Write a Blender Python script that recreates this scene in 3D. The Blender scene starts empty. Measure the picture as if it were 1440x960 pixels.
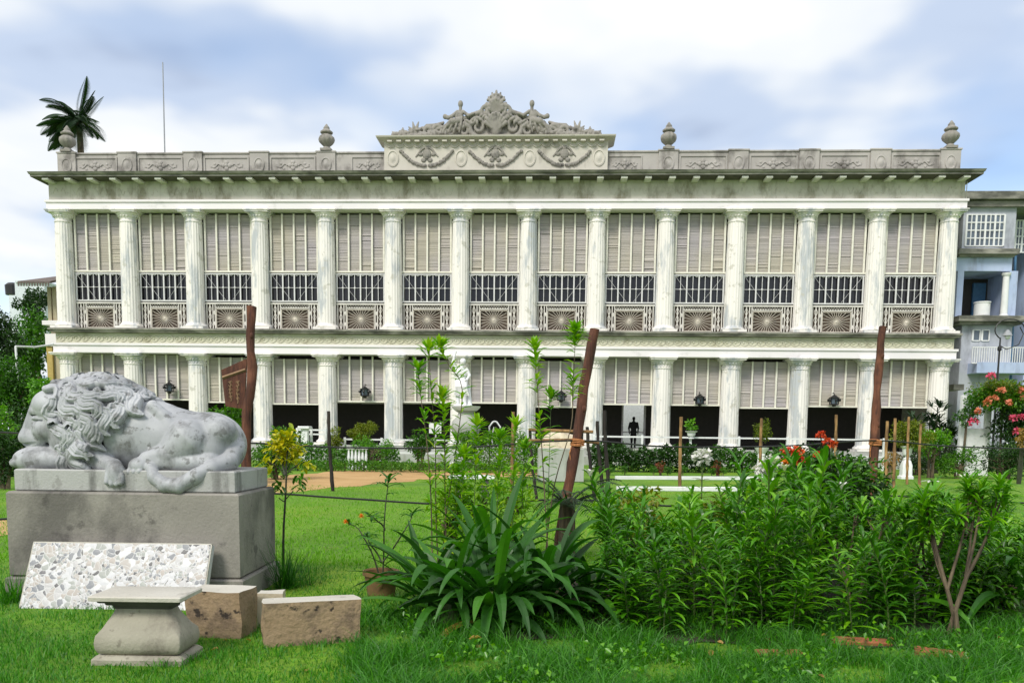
import bpy, math, random
import numpy as np
from mathutils import Vector, Matrix
R = math.radians
scene = bpy.context.scene
col = scene.collection
rng = np.random.default_rng(7)
random.seed(7)

# ------------------------------------------------------------------ camera
F, SHIFT = 1150.0, 247.8
CAM = np.array([3.4, -46.73, 1.55])
YAW, PIT, ROL = -0.04854, -0.10039, 0.01259
def _basis():
    cy, sy = math.cos(YAW), math.sin(YAW); cp, sp = math.cos(PIT), math.sin(PIT); cr, sr = math.cos(ROL), math.sin(ROL)
    w = np.array([sy*cp, cy*cp, sp]); r = np.array([cy, -sy, 0.0]); u = np.cross(r, w)
    return cr*r+sr*u, cr*u-sr*r, w
RX, UX, WX = _basis()
cam = bpy.data.objects.new('camera', bpy.data.cameras.new('camera'))
col.objects.link(cam)
m3 = Matrix((RX, UX, -WX)).transposed()
cam.matrix_world = Matrix.Translation(CAM) @ m3.to_4x4()
cam.data.sensor_width = 36; cam.data.lens = 36*F/1440
cam.data.shift_y = SHIFT/1440
cam.data.clip_start = 0.1; cam.data.clip_end = 2000
scene.camera = cam

def ray(px, py):
    return WX + RX*((px-720)/F) + UX*((480+SHIFT-py)/F)
def pt(px, py, dist):
    return Vector(CAM + ray(px, py)*dist)
def at(px, py, z=0.0):
    d = ray(px, py); t = (z-CAM[2])/d[2]
    return Vector(CAM + d*t)
def foot(px, dist):                      # ground point under a view column
    p = pt(px, 612, dist); p.z = 0.0
    return p
def zat(px, py, dist):
    return pt(px, py, dist).z

# ------------------------------------------------------------------ light and sky
SUN_EL, SUN_AZ = 46.0, 207.0             # azimuth measured from +Y clockwise: behind the camera, to the left
scene.view_settings.view_transform = 'Standard'
scene.view_settings.look = 'None'
scene.view_settings.exposure = 0.47
scene.view_settings.gamma = 1.0
scene.view_settings.use_curve_mapping = False
sun = bpy.data.objects.new('sun', bpy.data.lights.new('sun', 'SUN'))
sun.data.energy = 2.3; sun.data.angle = R(18); sun.data.color = (1.0, 0.95, 0.86)
az, el = R(SUN_AZ), R(SUN_EL)
sd = Vector((math.sin(az)*math.cos(el), math.cos(az)*math.cos(el), math.sin(el)))
sun.rotation_euler = sd.to_track_quat('Z', 'Y').to_euler()
col.objects.link(sun)
world = bpy.data.worlds.new('World'); scene.world = world; world.use_nodes = True
nt = world.node_tree; nt.nodes.clear()
def wn(t, **k):
    n = nt.nodes.new(t)
    for a, b in k.items(): setattr(n, a, b)
    return n
def wl(a, b): nt.links.new(a, b)
sky = wn('ShaderNodeTexSky', sky_type='NISHITA', sun_disc=False)
sky.sun_elevation = el; sky.sun_rotation = az; sky.air_density = 1.0; sky.dust_density = 0.6; sky.ozone_density = 1.5
bg1 = wn('ShaderNodeBackground'); bg1.inputs[1].default_value = 0.15
wl(sky.outputs[0], bg1.inputs[0])
tc = wn('ShaderNodeTexCoord'); sep = wn('ShaderNodeSeparateXYZ'); wl(tc.outputs['Generated'], sep.inputs[0])
zz = wn('ShaderNodeMath', operation='MAXIMUM'); wl(sep.outputs[2], zz.inputs[0]); zz.inputs[1].default_value = 0.0
za = wn('ShaderNodeMath', operation='ADD'); wl(zz.outputs[0], za.inputs[0]); za.inputs[1].default_value = 0.16
dx = wn('ShaderNodeMath', operation='DIVIDE'); wl(sep.outputs[0], dx.inputs[0]); wl(za.outputs[0], dx.inputs[1])
dy = wn('ShaderNodeMath', operation='DIVIDE'); wl(sep.outputs[1], dy.inputs[0]); wl(za.outputs[0], dy.inputs[1])
cb = wn('ShaderNodeCombineXYZ'); wl(dx.outputs[0], cb.inputs[0]); wl(dy.outputs[0], cb.inputs[1])
def wnoise(scale, off, detail=5, rough=0.5):
    mp = wn('ShaderNodeMapping'); mp.inputs['Location'].default_value = off; wl(cb.outputs[0], mp.inputs[0])
    n = wn('ShaderNodeTexNoise'); n.inputs['Scale'].default_value = scale; n.inputs['Detail'].default_value = detail; n.inputs['Roughness'].default_value = rough
    wl(mp.outputs[0], n.inputs[0]); return n
def wramp(src, stops):
    r = wn('ShaderNodeValToRGB'); r.color_ramp.interpolation = 'EASE'
    e = r.color_ramp.elements
    while len(e) < len(stops): e.new(0.5)
    for q, (p, c) in zip(e, stops): q.position = p; q.color = (*c, 1)
    wl(src, r.inputs[0]); return r
n1 = wnoise(1.2, (9.3, 2.7, 0), 3, 0.45)
mask = wramp(n1.outputs[0], [(0.30, (0.35,)*3), (0.48, (1,)*3)])
n2 = wnoise(1.25, (5.9, 9.75, 0), 4, 0.45)
cc = wramp(n2.outputs[0], [(0.29, (0.36, 0.45, 0.64)), (0.405, (0.60, 0.71, 0.90)), (0.50, (0.94, 0.98, 1.02)), (0.58, (1.08, 1.08, 1.06))])
bg2 = wn('ShaderNodeBackground'); bg2.inputs[1].default_value = 0.72
wl(cc.outputs[0], bg2.inputs[0])
mx = wn('ShaderNodeMixShader'); wl(mask.outputs[0], mx.inputs[0]); wl(bg1.outputs[0], mx.inputs[1]); wl(bg2.outputs[0], mx.inputs[2])
wo = wn('ShaderNodeOutputWorld'); wl(mx.outputs[0], wo.inputs[0])
scene.cycles.max_bounces = 6; scene.cycles.diffuse_bounces = 3; scene.cycles.glossy_bounces = 2
scene.cycles.transmission_bounces = 3; scene.cycles.transparent_max_bounces = 6
scene.cycles.use_denoising = True

# ------------------------------------------------------------------ materials
def newmat(name):
    m = bpy.data.materials.new(name); m.use_nodes = True
    t = m.node_tree; b = t.nodes['Principled BSDF']
    return m, t, b
def nd(t, ty, **k):
    n = t.nodes.new(ty)
    for a, b in k.items():
        if a in n.inputs: n.inputs[a].default_value = b
        else: setattr(n, a, b)
    return n
def ramp(t, src, stops, interp='LINEAR'):
    r = t.nodes.new('ShaderNodeValToRGB'); r.color_ramp.interpolation = interp
    e = r.color_ramp.elements
    while len(e) < len(stops): e.new(0.5)
    for q, (p, c) in zip(e, stops):
        q.position = p; q.color = (*c, 1) if len(c) == 3 else c
    t.links.new(src, r.inputs[0]); return r
def mixc(t, fac, a, b, mode='MIX'):
    m = t.nodes.new('ShaderNodeMix'); m.data_type = 'RGBA'; m.blend_type = mode
    for s, v in ((0, fac), (6, a), (7, b)):
        if hasattr(v, 'default_value') or hasattr(v, 'is_output'): t.links.new(v, m.inputs[s])
        elif s == 0: m.inputs[0].default_value = v
        else: m.inputs[s].default_value = (*v, 1)
    return m.outputs[2]
def wpos(t, scale=(1, 1, 1)):
    g = t.nodes.new('ShaderNodeNewGeometry'); m = t.nodes.new('ShaderNodeMapping'); m.inputs['Scale'].default_value = scale
    t.links.new(g.outputs['Position'], m.inputs[0]); return m.outputs[0]
def noise(t, scale, vec=None, detail=6, rough=0.55, dist=0.0):
    n = nd(t, 'ShaderNodeTexNoise', Scale=scale, Detail=detail, Roughness=rough, Distortion=dist)
    t.links.new(vec if vec is not None else wpos(t), n.inputs['Vector']); return n.outputs[0]
def stone(name, c1, c2, dirt, rough=0.75, scale=1.2, streak=(0.5, 0.62), streakscale=(1.5, 1.5, 0.18), spots=None, bump=0.15, bscale=30, amount=0.8):
    """mottled plaster / stone: two tones, streaks of weathering with their own shape, optional dark spots"""
    m, t, b = newmat(name)
    base = ramp(t, noise(t, scale), [(0.3, c1), (0.7, c2)]).outputs[0]
    st = ramp(t, noise(t, 1.0, wpos(t, streakscale), 8, 0.65), [(streak[0], (0, 0, 0)), (streak[1], (amount,)*3)]).outputs[0]
    c = mixc(t, st, base, dirt)
    if spots:
        sp = ramp(t, noise(t, spots[0], None, 5, 0.6), [(spots[1], (0, 0, 0)), (spots[1]+0.06, (spots[3],)*3)]).outputs[0]
        c = mixc(t, sp, c, spots[2])
    t.links.new(c, b.inputs['Base Color']); b.inputs['Roughness'].default_value = rough
    bp = nd(t, 'ShaderNodeBump', Strength=bump, Distance=0.02); t.links.new(noise(t, bscale), bp.inputs['Height']); t.links.new(bp.outputs[0], b.inputs['Normal'])
    return m
def plain(name, c, rough=0.6, var=0.12, scale=6, metal=0.0):
    m, t, b = newmat(name)
    lo = tuple(x*(1-var) for x in c); hi = tuple(min(1, x*(1+var)) for x in c)
    t.links.new(ramp(t, noise(t, scale), [(0.3, lo), (0.7, hi)]).outputs[0], b.inputs['Base Color'])
    b.inputs['Roughness'].default_value = rough; b.inputs['Metallic'].default_value = metal
    return m
def leafmat(name, cols, rough=0.42, trans=0.3, sat=1.35):
    """leaf colours picked per leaf (per mesh island); a little light passes through"""
    m, t, b = newmat(name)
    g = t.nodes.new('ShaderNodeNewGeometry'); oi = t.nodes.new('ShaderNodeObjectInfo')
    ad = nd(t, 'ShaderNodeMath', operation='MULTIPLY_ADD'); t.links.new(oi.outputs['Random'], ad.inputs[0]); ad.inputs[1].default_value = 0.42
    sc = nd(t, 'ShaderNodeMath', operation='MULTIPLY'); t.links.new(g.outputs['Random Per Island'], sc.inputs[0]); sc.inputs[1].default_value = 0.58
    t.links.new(sc.outputs[0], ad.inputs[2])
    k = len(cols)-1
    r = ramp(t, ad.outputs[0], [(0.92*i/k, c) for i, c in enumerate(cols)]+[(0.985, tuple(0.6*q+0.4*w_ for q, w_ in zip(cols[-1], (0.36, 0.30, 0.05))))])
    t.links.new(r.outputs[0], b.inputs['Base Color']); b.inputs['Roughness'].default_value = rough
    tr = t.nodes.new('ShaderNodeBsdfTranslucent')
    tw = mixc(t, 1.0, r.outputs[0], (1.0*sat, 1.25*sat, 0.5), 'MULTIPLY'); t.links.new(tw, tr.inputs[0])
    ms = t.nodes.new('ShaderNodeMixShader'); ms.inputs[0].default_value = trans
    t.links.new(b.outputs[0], ms.inputs[1]); t.links.new(tr.outputs[0], ms.inputs[2])
    t.links.new(ms.outputs[0], t.nodes['Material Output'].inputs[0])
    return m
M = {}
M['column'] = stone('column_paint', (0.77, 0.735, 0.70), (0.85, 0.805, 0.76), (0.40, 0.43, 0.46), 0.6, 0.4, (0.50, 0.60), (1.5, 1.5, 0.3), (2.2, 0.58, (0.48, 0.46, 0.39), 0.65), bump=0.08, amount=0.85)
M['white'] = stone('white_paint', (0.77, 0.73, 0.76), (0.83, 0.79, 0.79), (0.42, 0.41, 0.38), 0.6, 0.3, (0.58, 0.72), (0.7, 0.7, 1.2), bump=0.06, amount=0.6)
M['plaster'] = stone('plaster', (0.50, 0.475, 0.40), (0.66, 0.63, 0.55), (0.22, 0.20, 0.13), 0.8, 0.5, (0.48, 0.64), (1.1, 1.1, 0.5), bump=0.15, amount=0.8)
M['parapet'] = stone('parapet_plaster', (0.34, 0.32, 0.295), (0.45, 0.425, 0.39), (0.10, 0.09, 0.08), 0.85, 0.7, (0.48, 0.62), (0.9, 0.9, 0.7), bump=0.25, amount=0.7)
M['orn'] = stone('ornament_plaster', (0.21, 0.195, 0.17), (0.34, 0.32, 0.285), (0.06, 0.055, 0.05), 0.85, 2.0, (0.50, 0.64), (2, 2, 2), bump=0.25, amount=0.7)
M['block'] = stone('block_plaster', (0.48, 0.45, 0.39), (0.58, 0.55, 0.48), (0.20, 0.18, 0.15), 0.85, 0.8, (0.57, 0.70), (1.2, 1.2, 0.8), bump=0.2, amount=0.6)
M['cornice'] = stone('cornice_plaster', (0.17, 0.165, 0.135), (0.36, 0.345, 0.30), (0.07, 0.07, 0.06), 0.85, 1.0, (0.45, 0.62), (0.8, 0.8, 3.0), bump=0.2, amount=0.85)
M['soffit'] = stone('soffit_shade', (0.07, 0.065, 0.05), (0.12, 0.11, 0.085), (0.03, 0.03, 0.025), 0.9, 1.0, (0.5, 0.65), (1, 1, 1))  # cornice shadow put into a darker colour under the overhang
M['bracket'] = plain('bracket_paint', (0.62, 0.61, 0.55), 0.8)
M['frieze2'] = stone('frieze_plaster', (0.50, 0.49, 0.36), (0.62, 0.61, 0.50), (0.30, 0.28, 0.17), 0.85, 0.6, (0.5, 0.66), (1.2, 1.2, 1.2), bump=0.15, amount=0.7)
M['cream'] = plain('cream_paint', (0.74, 0.71, 0.62), 0.6, 0.08)
M['grille'] = plain('grille_paint', (0.66, 0.65, 0.65), 0.5, 0.08)
M['rail'] = plain('railing_paint', (0.68, 0.65, 0.60), 0.6, 0.15, 3)
M['sunburst'] = plain('sunburst_paint', (0.60, 0.55, 0.47), 0.6, 0.15, 3)
M['brown'] = plain('brown_board', (0.085, 0.06, 0.042), 0.7, 0.3, 2)
M['glass'] = plain('dark_glass', (0.010, 0.010, 0.013), 0.12, 0.3, 1)
M['interior'] = plain('interior_shade', (0.05, 0.045, 0.04), 0.9)  # indoor shade put into near-black wall colour
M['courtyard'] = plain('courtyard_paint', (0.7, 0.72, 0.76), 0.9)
# woven cane blind: slightly different tone per slat
m, t, b = newmat('cane_blind')
g = t.nodes.new('ShaderNodeNewGeometry')
c0 = ramp(t, g.outputs['Random Per Island'], [(0, (0.355, 0.335, 0.305)), (0.5, (0.415, 0.39, 0.36)), (0.94, (0.435, 0.41, 0.375)), (1.0, (0.62, 0.59, 0.54))]).outputs[0]
c1 = ramp(t, noise(t, 0.35, None, 2), [(0.35, (0.96, 0.94, 1.06)), (0.65, (1.06, 1.03, 0.93))]).outputs[0]
t.links.new(mixc(t, 1.0, c0, c1, 'MULTIPLY'), b.inputs['Base Color']); b.inputs['Roughness'].default_value = 0.8
M['blind'] = m
M['marble'] = stone('grey_marble', (0.29, 0.30, 0.315), (0.46, 0.47, 0.49), (0.085, 0.085, 0.083), 0.6, 2.8, (0.50, 0.66), (3.5, 3.5, 2.0), (11, 0.57, (0.12, 0.12, 0.115), 0.7), bump=0.12, bscale=60, amount=0.75)
M['plinth'] = stone('plinth_stone', (0.33, 0.33, 0.32), (0.43, 0.43, 0.415), (0.10, 0.10, 0.095), 0.8, 1.6, (0.52, 0.66), (3.5, 3.5, 0.7), (9, 0.6, (0.2, 0.19, 0.18), 0.5), bump=0.3, bscale=50)
M['pedestal'] = stone('pedestal_stone', (0.215, 0.20, 0.175), (0.315, 0.295, 0.26), (0.075, 0.07, 0.064), 0.85, 1.4, (0.47, 0.62), (1.6, 1.6, 1.0), (3.6, 0.60, (0.06, 0.055, 0.05), 0.65), bump=0.35, bscale=40, amount=0.7)
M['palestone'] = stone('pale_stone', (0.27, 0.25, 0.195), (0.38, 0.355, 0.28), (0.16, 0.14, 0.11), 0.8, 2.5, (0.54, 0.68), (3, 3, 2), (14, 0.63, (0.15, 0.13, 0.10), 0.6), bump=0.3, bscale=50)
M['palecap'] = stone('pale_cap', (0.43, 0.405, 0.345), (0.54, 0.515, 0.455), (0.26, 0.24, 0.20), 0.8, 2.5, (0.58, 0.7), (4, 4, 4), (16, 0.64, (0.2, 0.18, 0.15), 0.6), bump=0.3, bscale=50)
M['neck'] = plain('neck_shade_dark_leg', (0.07, 0.065, 0.06), 0.9, 0.3)  # near-black neck puts the recess shade into its colour; also dark bench legs
M['brownstone'] = stone('brown_stone', (0.25, 0.172, 0.098), (0.35, 0.255, 0.155), (0.13, 0.09, 0.06), 0.9, 4, (0.5, 0.62), (4, 4, 4), (9, 0.60, (0.025, 0.018, 0.014), 0.95), bump=0.7, bscale=28)
M['tanstone'] = stone('tan_stone', (0.50, 0.42, 0.30), (0.64, 0.56, 0.42), (0.25, 0.20, 0.14), 0.85, 3, (0.55, 0.68), (2, 2, 2), bump=0.3, bscale=40)
# broken tile mosaic
m, t, b = newmat('tile_mosaic')
v0 = wpos(t, (1, 1, 1)); nz_ = nd(t, 'ShaderNodeTexNoise', Scale=9.0, Detail=3.0); t.links.new(v0, nz_.inputs['Vector'])
vm = nd(t, 'ShaderNodeVectorMath', operation='MULTIPLY_ADD'); t.links.new(nz_.outputs['Color'], vm.inputs[0]); vm.inputs[1].default_value = (0.09, 0.09, 0.09); t.links.new(v0, vm.inputs[2]); v = vm.outputs[0]
def vor(sc):
    p = nd(t, 'ShaderNodeTexVoronoi', Scale=sc, Randomness=1.0); t.links.new(v, p.inputs['Vector'])
    q = nd(t, 'ShaderNodeTexVoronoi', Scale=sc, Randomness=1.0); q.feature = 'DISTANCE_TO_EDGE'; t.links.new(v, q.inputs['Vector']); return p, q
(va, ea), (vb, eb) = vor(19.0), vor(38.0)
mk = ramp(t, noise(t, 4.5, v0, 2), [(0.50, (0, 0, 0)), (0.515, (1, 1, 1))]).outputs[0]
vcol = mixc(t, mk, va.outputs['Color'], vb.outputs['Color'])
vd = nd(t, 'ShaderNodeMix'); t.links.new(mk, vd.inputs[0]); t.links.new(ea.outputs['Distance'], vd.inputs[2]); t.links.new(eb.outputs['Distance'], vd.inputs[3]); vdist = vd.outputs[0]
sp = t.nodes.new('ShaderNodeSeparateColor'); t.links.new(vcol, sp.inputs[0])
tile = ramp(t, sp.outputs[0], [(0, (0.06, 0.06, 0.065)), (0.05, (0.10, 0.10, 0.11)), (0.07, (0.17, 0.18, 0.20)), (0.2, (0.28, 0.295, 0.275)), (0.34, (0.36, 0.32, 0.29)), (0.48, (0.42, 0.41, 0.415)), (0.64, (0.50, 0.50, 0.52)), (0.8, (0.37, 0.34, 0.315)), (0.92, (0.60, 0.60, 0.60))], 'CONSTANT').outputs[0]
ed = ramp(t, vdist, [(0.03, (1, 1, 1)), (0.06, (0, 0, 0))]).outputs[0]
t.links.new(mixc(t, ed, tile, (0.50, 0.50, 0.50)), b.inputs['Base Color']); b.inputs['Roughness'].default_value = 0.45
bp = nd(t, 'ShaderNodeBump', Strength=0.5, Distance=0.006); t.links.new(vdist, bp.inputs['Height']); t.links.new(bp.outputs[0], b.inputs['Normal'])
M['mosaic'] = m
M['concrete'] = stone('slab_concrete', (0.5, 0.5, 0.5), (0.6, 0.6, 0.6), (0.25, 0.25, 0.25))
def wood(name, a, c, dark):
    m, t, b = newmat(name)
    f = noise(t, 1.0, wpos(t, (22, 22, 2.2)), 7, 0.65, 0.6)
    base = ramp(t, f, [(0.3, dark), (0.5, a), (0.72, c)]).outputs[0]
    big = ramp(t, noise(t, 2.2), [(0.42, (0.55, 0.5, 0.5)), (0.62, (1.15, 1.1, 1.05))]).outputs[0]
    t.links.new(mixc(t, 1.0, base, big, 'MULTIPLY'), b.inputs['Base Color']); b.inputs['Roughness'].default_value = 0.85
    bp = nd(t, 'ShaderNodeBump', Strength=0.6, Distance=0.02); t.links.new(f, bp.inputs['Height']); t.links.new(bp.outputs[0], b.inputs['Normal'])
    return m
M['redwood'] = wood('red_brown_wood', (0.125, 0.045, 0.022), (0.20, 0.085, 0.045), (0.035, 0.015, 0.01))
M['darkwood'] = wood('dark_wood', (0.02, 0.015, 0.012), (0.04, 0.03, 0.022), (0.01, 0.008, 0.007))
M['bamboo'] = wood('bamboo', (0.30, 0.18, 0.07), (0.42, 0.28, 0.13), (0.14, 0.08, 0.03))
M['bark'] = wood('bark', (0.12, 0.095, 0.06), (0.21, 0.17, 0.105), (0.05, 0.04, 0.025))
M['stem'] = plain('green_stem', (0.06, 0.10, 0.02), 0.6, 0.3)
M['darkstem'] = plain('dark_stem', (0.025, 0.03, 0.012), 0.6, 0.3)
M['black'] = plain('black_metal', (0.012, 0.012, 0.013), 0.45)
M['cable'] = plain('black_cable', (0.008, 0.008, 0.008), 0.5)
M['rope'] = plain('orange_rope', (0.42, 0.17, 0.06), 0.9, 0.3, 30)
M['terracotta'] = stone('terracotta', (0.13, 0.075, 0.03), (0.24, 0.14, 0.05), (0.03, 0.025, 0.015), 0.9, 6, (0.45, 0.6), (6, 6, 6))
M['brick'] = stone('brick', (0.25, 0.075, 0.03), (0.34, 0.12, 0.05), (0.10, 0.05, 0.02), 0.9, 8, (0.5, 0.65), (9, 9, 9))
M['soil'] = plain('soil', (0.028, 0.021, 0.013), 1.0, 0.4, 20)
M['statue'] = stone('white_statue_marble', (0.70, 0.71, 0.73), (0.80, 0.81, 0.82), (0.40, 0.42, 0.44), 0.6, 3, (0.56, 0.72), (3, 3, 1))
M['whitepaint'] = stone('garden_white_paint', (0.70, 0.71, 0.72), (0.80, 0.80, 0.80), (0.40, 0.40, 0.38), 0.6, 3, (0.58, 0.72), (3, 3, 1))
M['greyblock'] = stone('grey_block', (0.36, 0.37, 0.34), (0.44, 0.45, 0.42), (0.22, 0.22, 0.18), 0.85, 1, (0.5, 0.66), (1.5, 1.5, 0.5))
M['bluewall'] = stone('blue_white_wall', (0.36, 0.44, 0.64), (0.48, 0.56, 0.74), (0.24, 0.27, 0.36), 0.85, 0.7, (0.52, 0.66), (0.9, 0.9, 0.35))
M['greywall'] = stone('grey_wall', (0.38, 0.40, 0.46), (0.50, 0.52, 0.58), (0.20, 0.21, 0.24), 0.85, 0.7, (0.5, 0.64), (0.9, 0.9, 0.35))
M['bluepaint'] = plain('blue_paint', (0.06, 0.16, 0.30), 0.6)
M['tanwall'] = stone('tan_wall', (0.40, 0.34, 0.23), (0.50, 0.44, 0.31), (0.25, 0.19, 0.11), 0.85, 1.0, (0.5, 0.64), (1.2, 1.2, 0.4))
M['rooftile'] = plain('roof_tiles', (0.13, 0.105, 0.095), 0.9, 0.35, 8)
M['farwall'] = plain('far_wall', (0.62, 0.66, 0.70), 0.9)
M['metal'] = plain('grey_metal', (0.30, 0.31, 0.33), 0.5, 0.1, 5)
M['person'] = plain('person_silhouette', (0.012, 0.012, 0.014), 0.9)  # clothes and skin alike near black: backlit silhouette put into the colour
M['skin'] = plain('brown_skin', (0.16, 0.085, 0.05), 0.6)
# leaves
M['lily'] = leafmat('lily_leaf', [(0.018, 0.08, 0.002), (0.046, 0.185, 0.003), (0.095, 0.29, 0.004), (0.19, 0.41, 0.006)], 0.36, 0.22)
M['crinum'] = leafmat('strap_leaf', [(0.009, 0.042, 0.003), (0.016, 0.082, 0.004), (0.03, 0.14, 0.005), (0.07, 0.23, 0.007)], 0.5, 0.24)
M['yellowleaf'] = leafmat('dying_leaf', [(0.32, 0.28, 0.03), (0.40, 0.30, 0.06), (0.30, 0.14, 0.03)])
M['croton'] = leafmat('croton_leaf', [(0.10, 0.22, 0.01), (0.42, 0.40, 0.01), (0.58, 0.50, 0.012), (0.62, 0.48, 0.02), (0.36, 0.40, 0.015)])
M['sapling'] = leafmat('sapling_leaf', [(0.05, 0.18, 0.003), (0.11, 0.31, 0.004), (0.20, 0.40, 0.006), (0.34, 0.48, 0.010)])
M['bushy'] = leafmat('bush_leaf', [(0.015, 0.055, 0.002), (0.032, 0.115, 0.003), (0.065, 0.20, 0.004), (0.11, 0.27, 0.006)])
M['brightbush'] = leafmat('bright_bush_leaf', [(0.04, 0.14, 0.002), (0.08, 0.25, 0.003), (0.13, 0.34, 0.005), (0.22, 0.40, 0.008)])
M['darkbush'] = leafmat('dark_bush_leaf', [(0.007, 0.022, 0.002), (0.014, 0.052, 0.003), (0.026, 0.09, 0.004)], 0.5, 0.15)
M['olive'] = leafmat('olive_leaf', [(0.07, 0.10, 0.004), (0.12, 0.165, 0.005), (0.18, 0.21, 0.008), (0.24, 0.22, 0.012)])
M['palm'] = leafmat('palm_leaf', [(0.008, 0.022, 0.010), (0.014, 0.04, 0.014), (0.02, 0.055, 0.018)], 0.5, 0.12)
M['autumn'] = leafmat('tan_leaf', [(0.30, 0.20, 0.04), (0.42, 0.24, 0.06), (0.20, 0.14, 0.03)])
M['redleaf'] = leafmat('red_leaf', [(0.16, 0.03, 0.02), (0.25, 0.06, 0.02)])
M['grass'] = leafmat('grass_blade', [(0.008, 0.055, 0.002), (0.022, 0.125, 0.003), (0.045, 0.21, 0.004), (0.10, 0.33, 0.005)], 0.5, 0.3)
M['lawngrass'] = leafmat('lawn_blade', [(0.08, 0.235, 0.002), (0.12, 0.31, 0.003), (0.17, 0.38, 0.004)], 0.55, 0.3)
M['pet_red'] = leafmat('red_petal', [(0.55, 0.03, 0.015), (0.70, 0.08, 0.025), (0.75, 0.16, 0.03)], 0.6, 0.3, 0.9)
M['pet_orange'] = leafmat('orange_petal', [(0.75, 0.20, 0.02), (0.85, 0.30, 0.03)], 0.6, 0.3, 0.9)
M['pet_pink'] = leafmat('pink_petal', [(0.70, 0.05, 0.16), (0.80, 0.14, 0.25)], 0.6, 0.3, 0.9)
M['pet_salmon'] = leafmat('salmon_petal', [(0.70, 0.18, 0.09), (0.78, 0.30, 0.18)], 0.6, 0.3, 0.9)
M['pet_white'] = leafmat('white_petal', [(0.72, 0.66, 0.70), (0.82, 0.80, 0.80), (0.80, 0.72, 0.76)], 0.6, 0.3, 0.8)
M['pet_cream'] = leafmat('cream_petal', [(0.66, 0.66, 0.36), (0.80, 0.80, 0.62)], 0.6, 0.3, 0.8)
# lawn, path
m, t, b = newmat('lawn')
f1 = noise(t, 0.35, None, 5); f2 = noise(t, 14, None, 5, 0.7)
a1 = ramp(t, f1, [(0.32, (0.075, 0.195, 0.002)), (0.55, (0.125, 0.27, 0.003)), (0.72, (0.19, 0.30, 0.004))]).outputs[0]
a2 = ramp(t, f2, [(0.3, (0.55, 0.55, 0.5)), (0.7, (1.25, 1.25, 1.2))]).outputs[0]
dry = ramp(t, noise(t, 0.9, None, 6, 0.65), [(0.56, (0, 0, 0)), (0.70, (0.35,)*3)]).outputs[0]
a1 = mixc(t, dry, a1, (0.20, 0.19, 0.035))
t.links.new(mixc(t, 1.0, a1, a2, 'MULTIPLY'), b.inputs['Base Color']); b.inputs['Roughness'].default_value = 0.9
bp = nd(t, 'ShaderNodeBump', Strength=0.7, Distance=0.05); t.links.new(f2, bp.inputs['Height']); t.links.new(bp.outputs[0], b.inputs['Normal'])
M['lawn'] = m
m, t, b = newmat('sandy_path')
f1 = noise(t, 0.8, None, 5); f2 = noise(t, 25, None, 4, 0.7)
a1 = ramp(t, f1, [(0.35, (0.40, 0.24, 0.09)), (0.65, (0.50, 0.32, 0.14))]).outputs[0]
a2 = ramp(t, f2, [(0.3, (0.85,)*3), (0.7, (1.1,)*3)]).outputs[0]
t.links.new(mixc(t, 1.0, a1, a2, 'MULTIPLY'), b.inputs['Base Color']); b.inputs['Roughness'].default_value = 1.0
M['path'] = m

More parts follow.
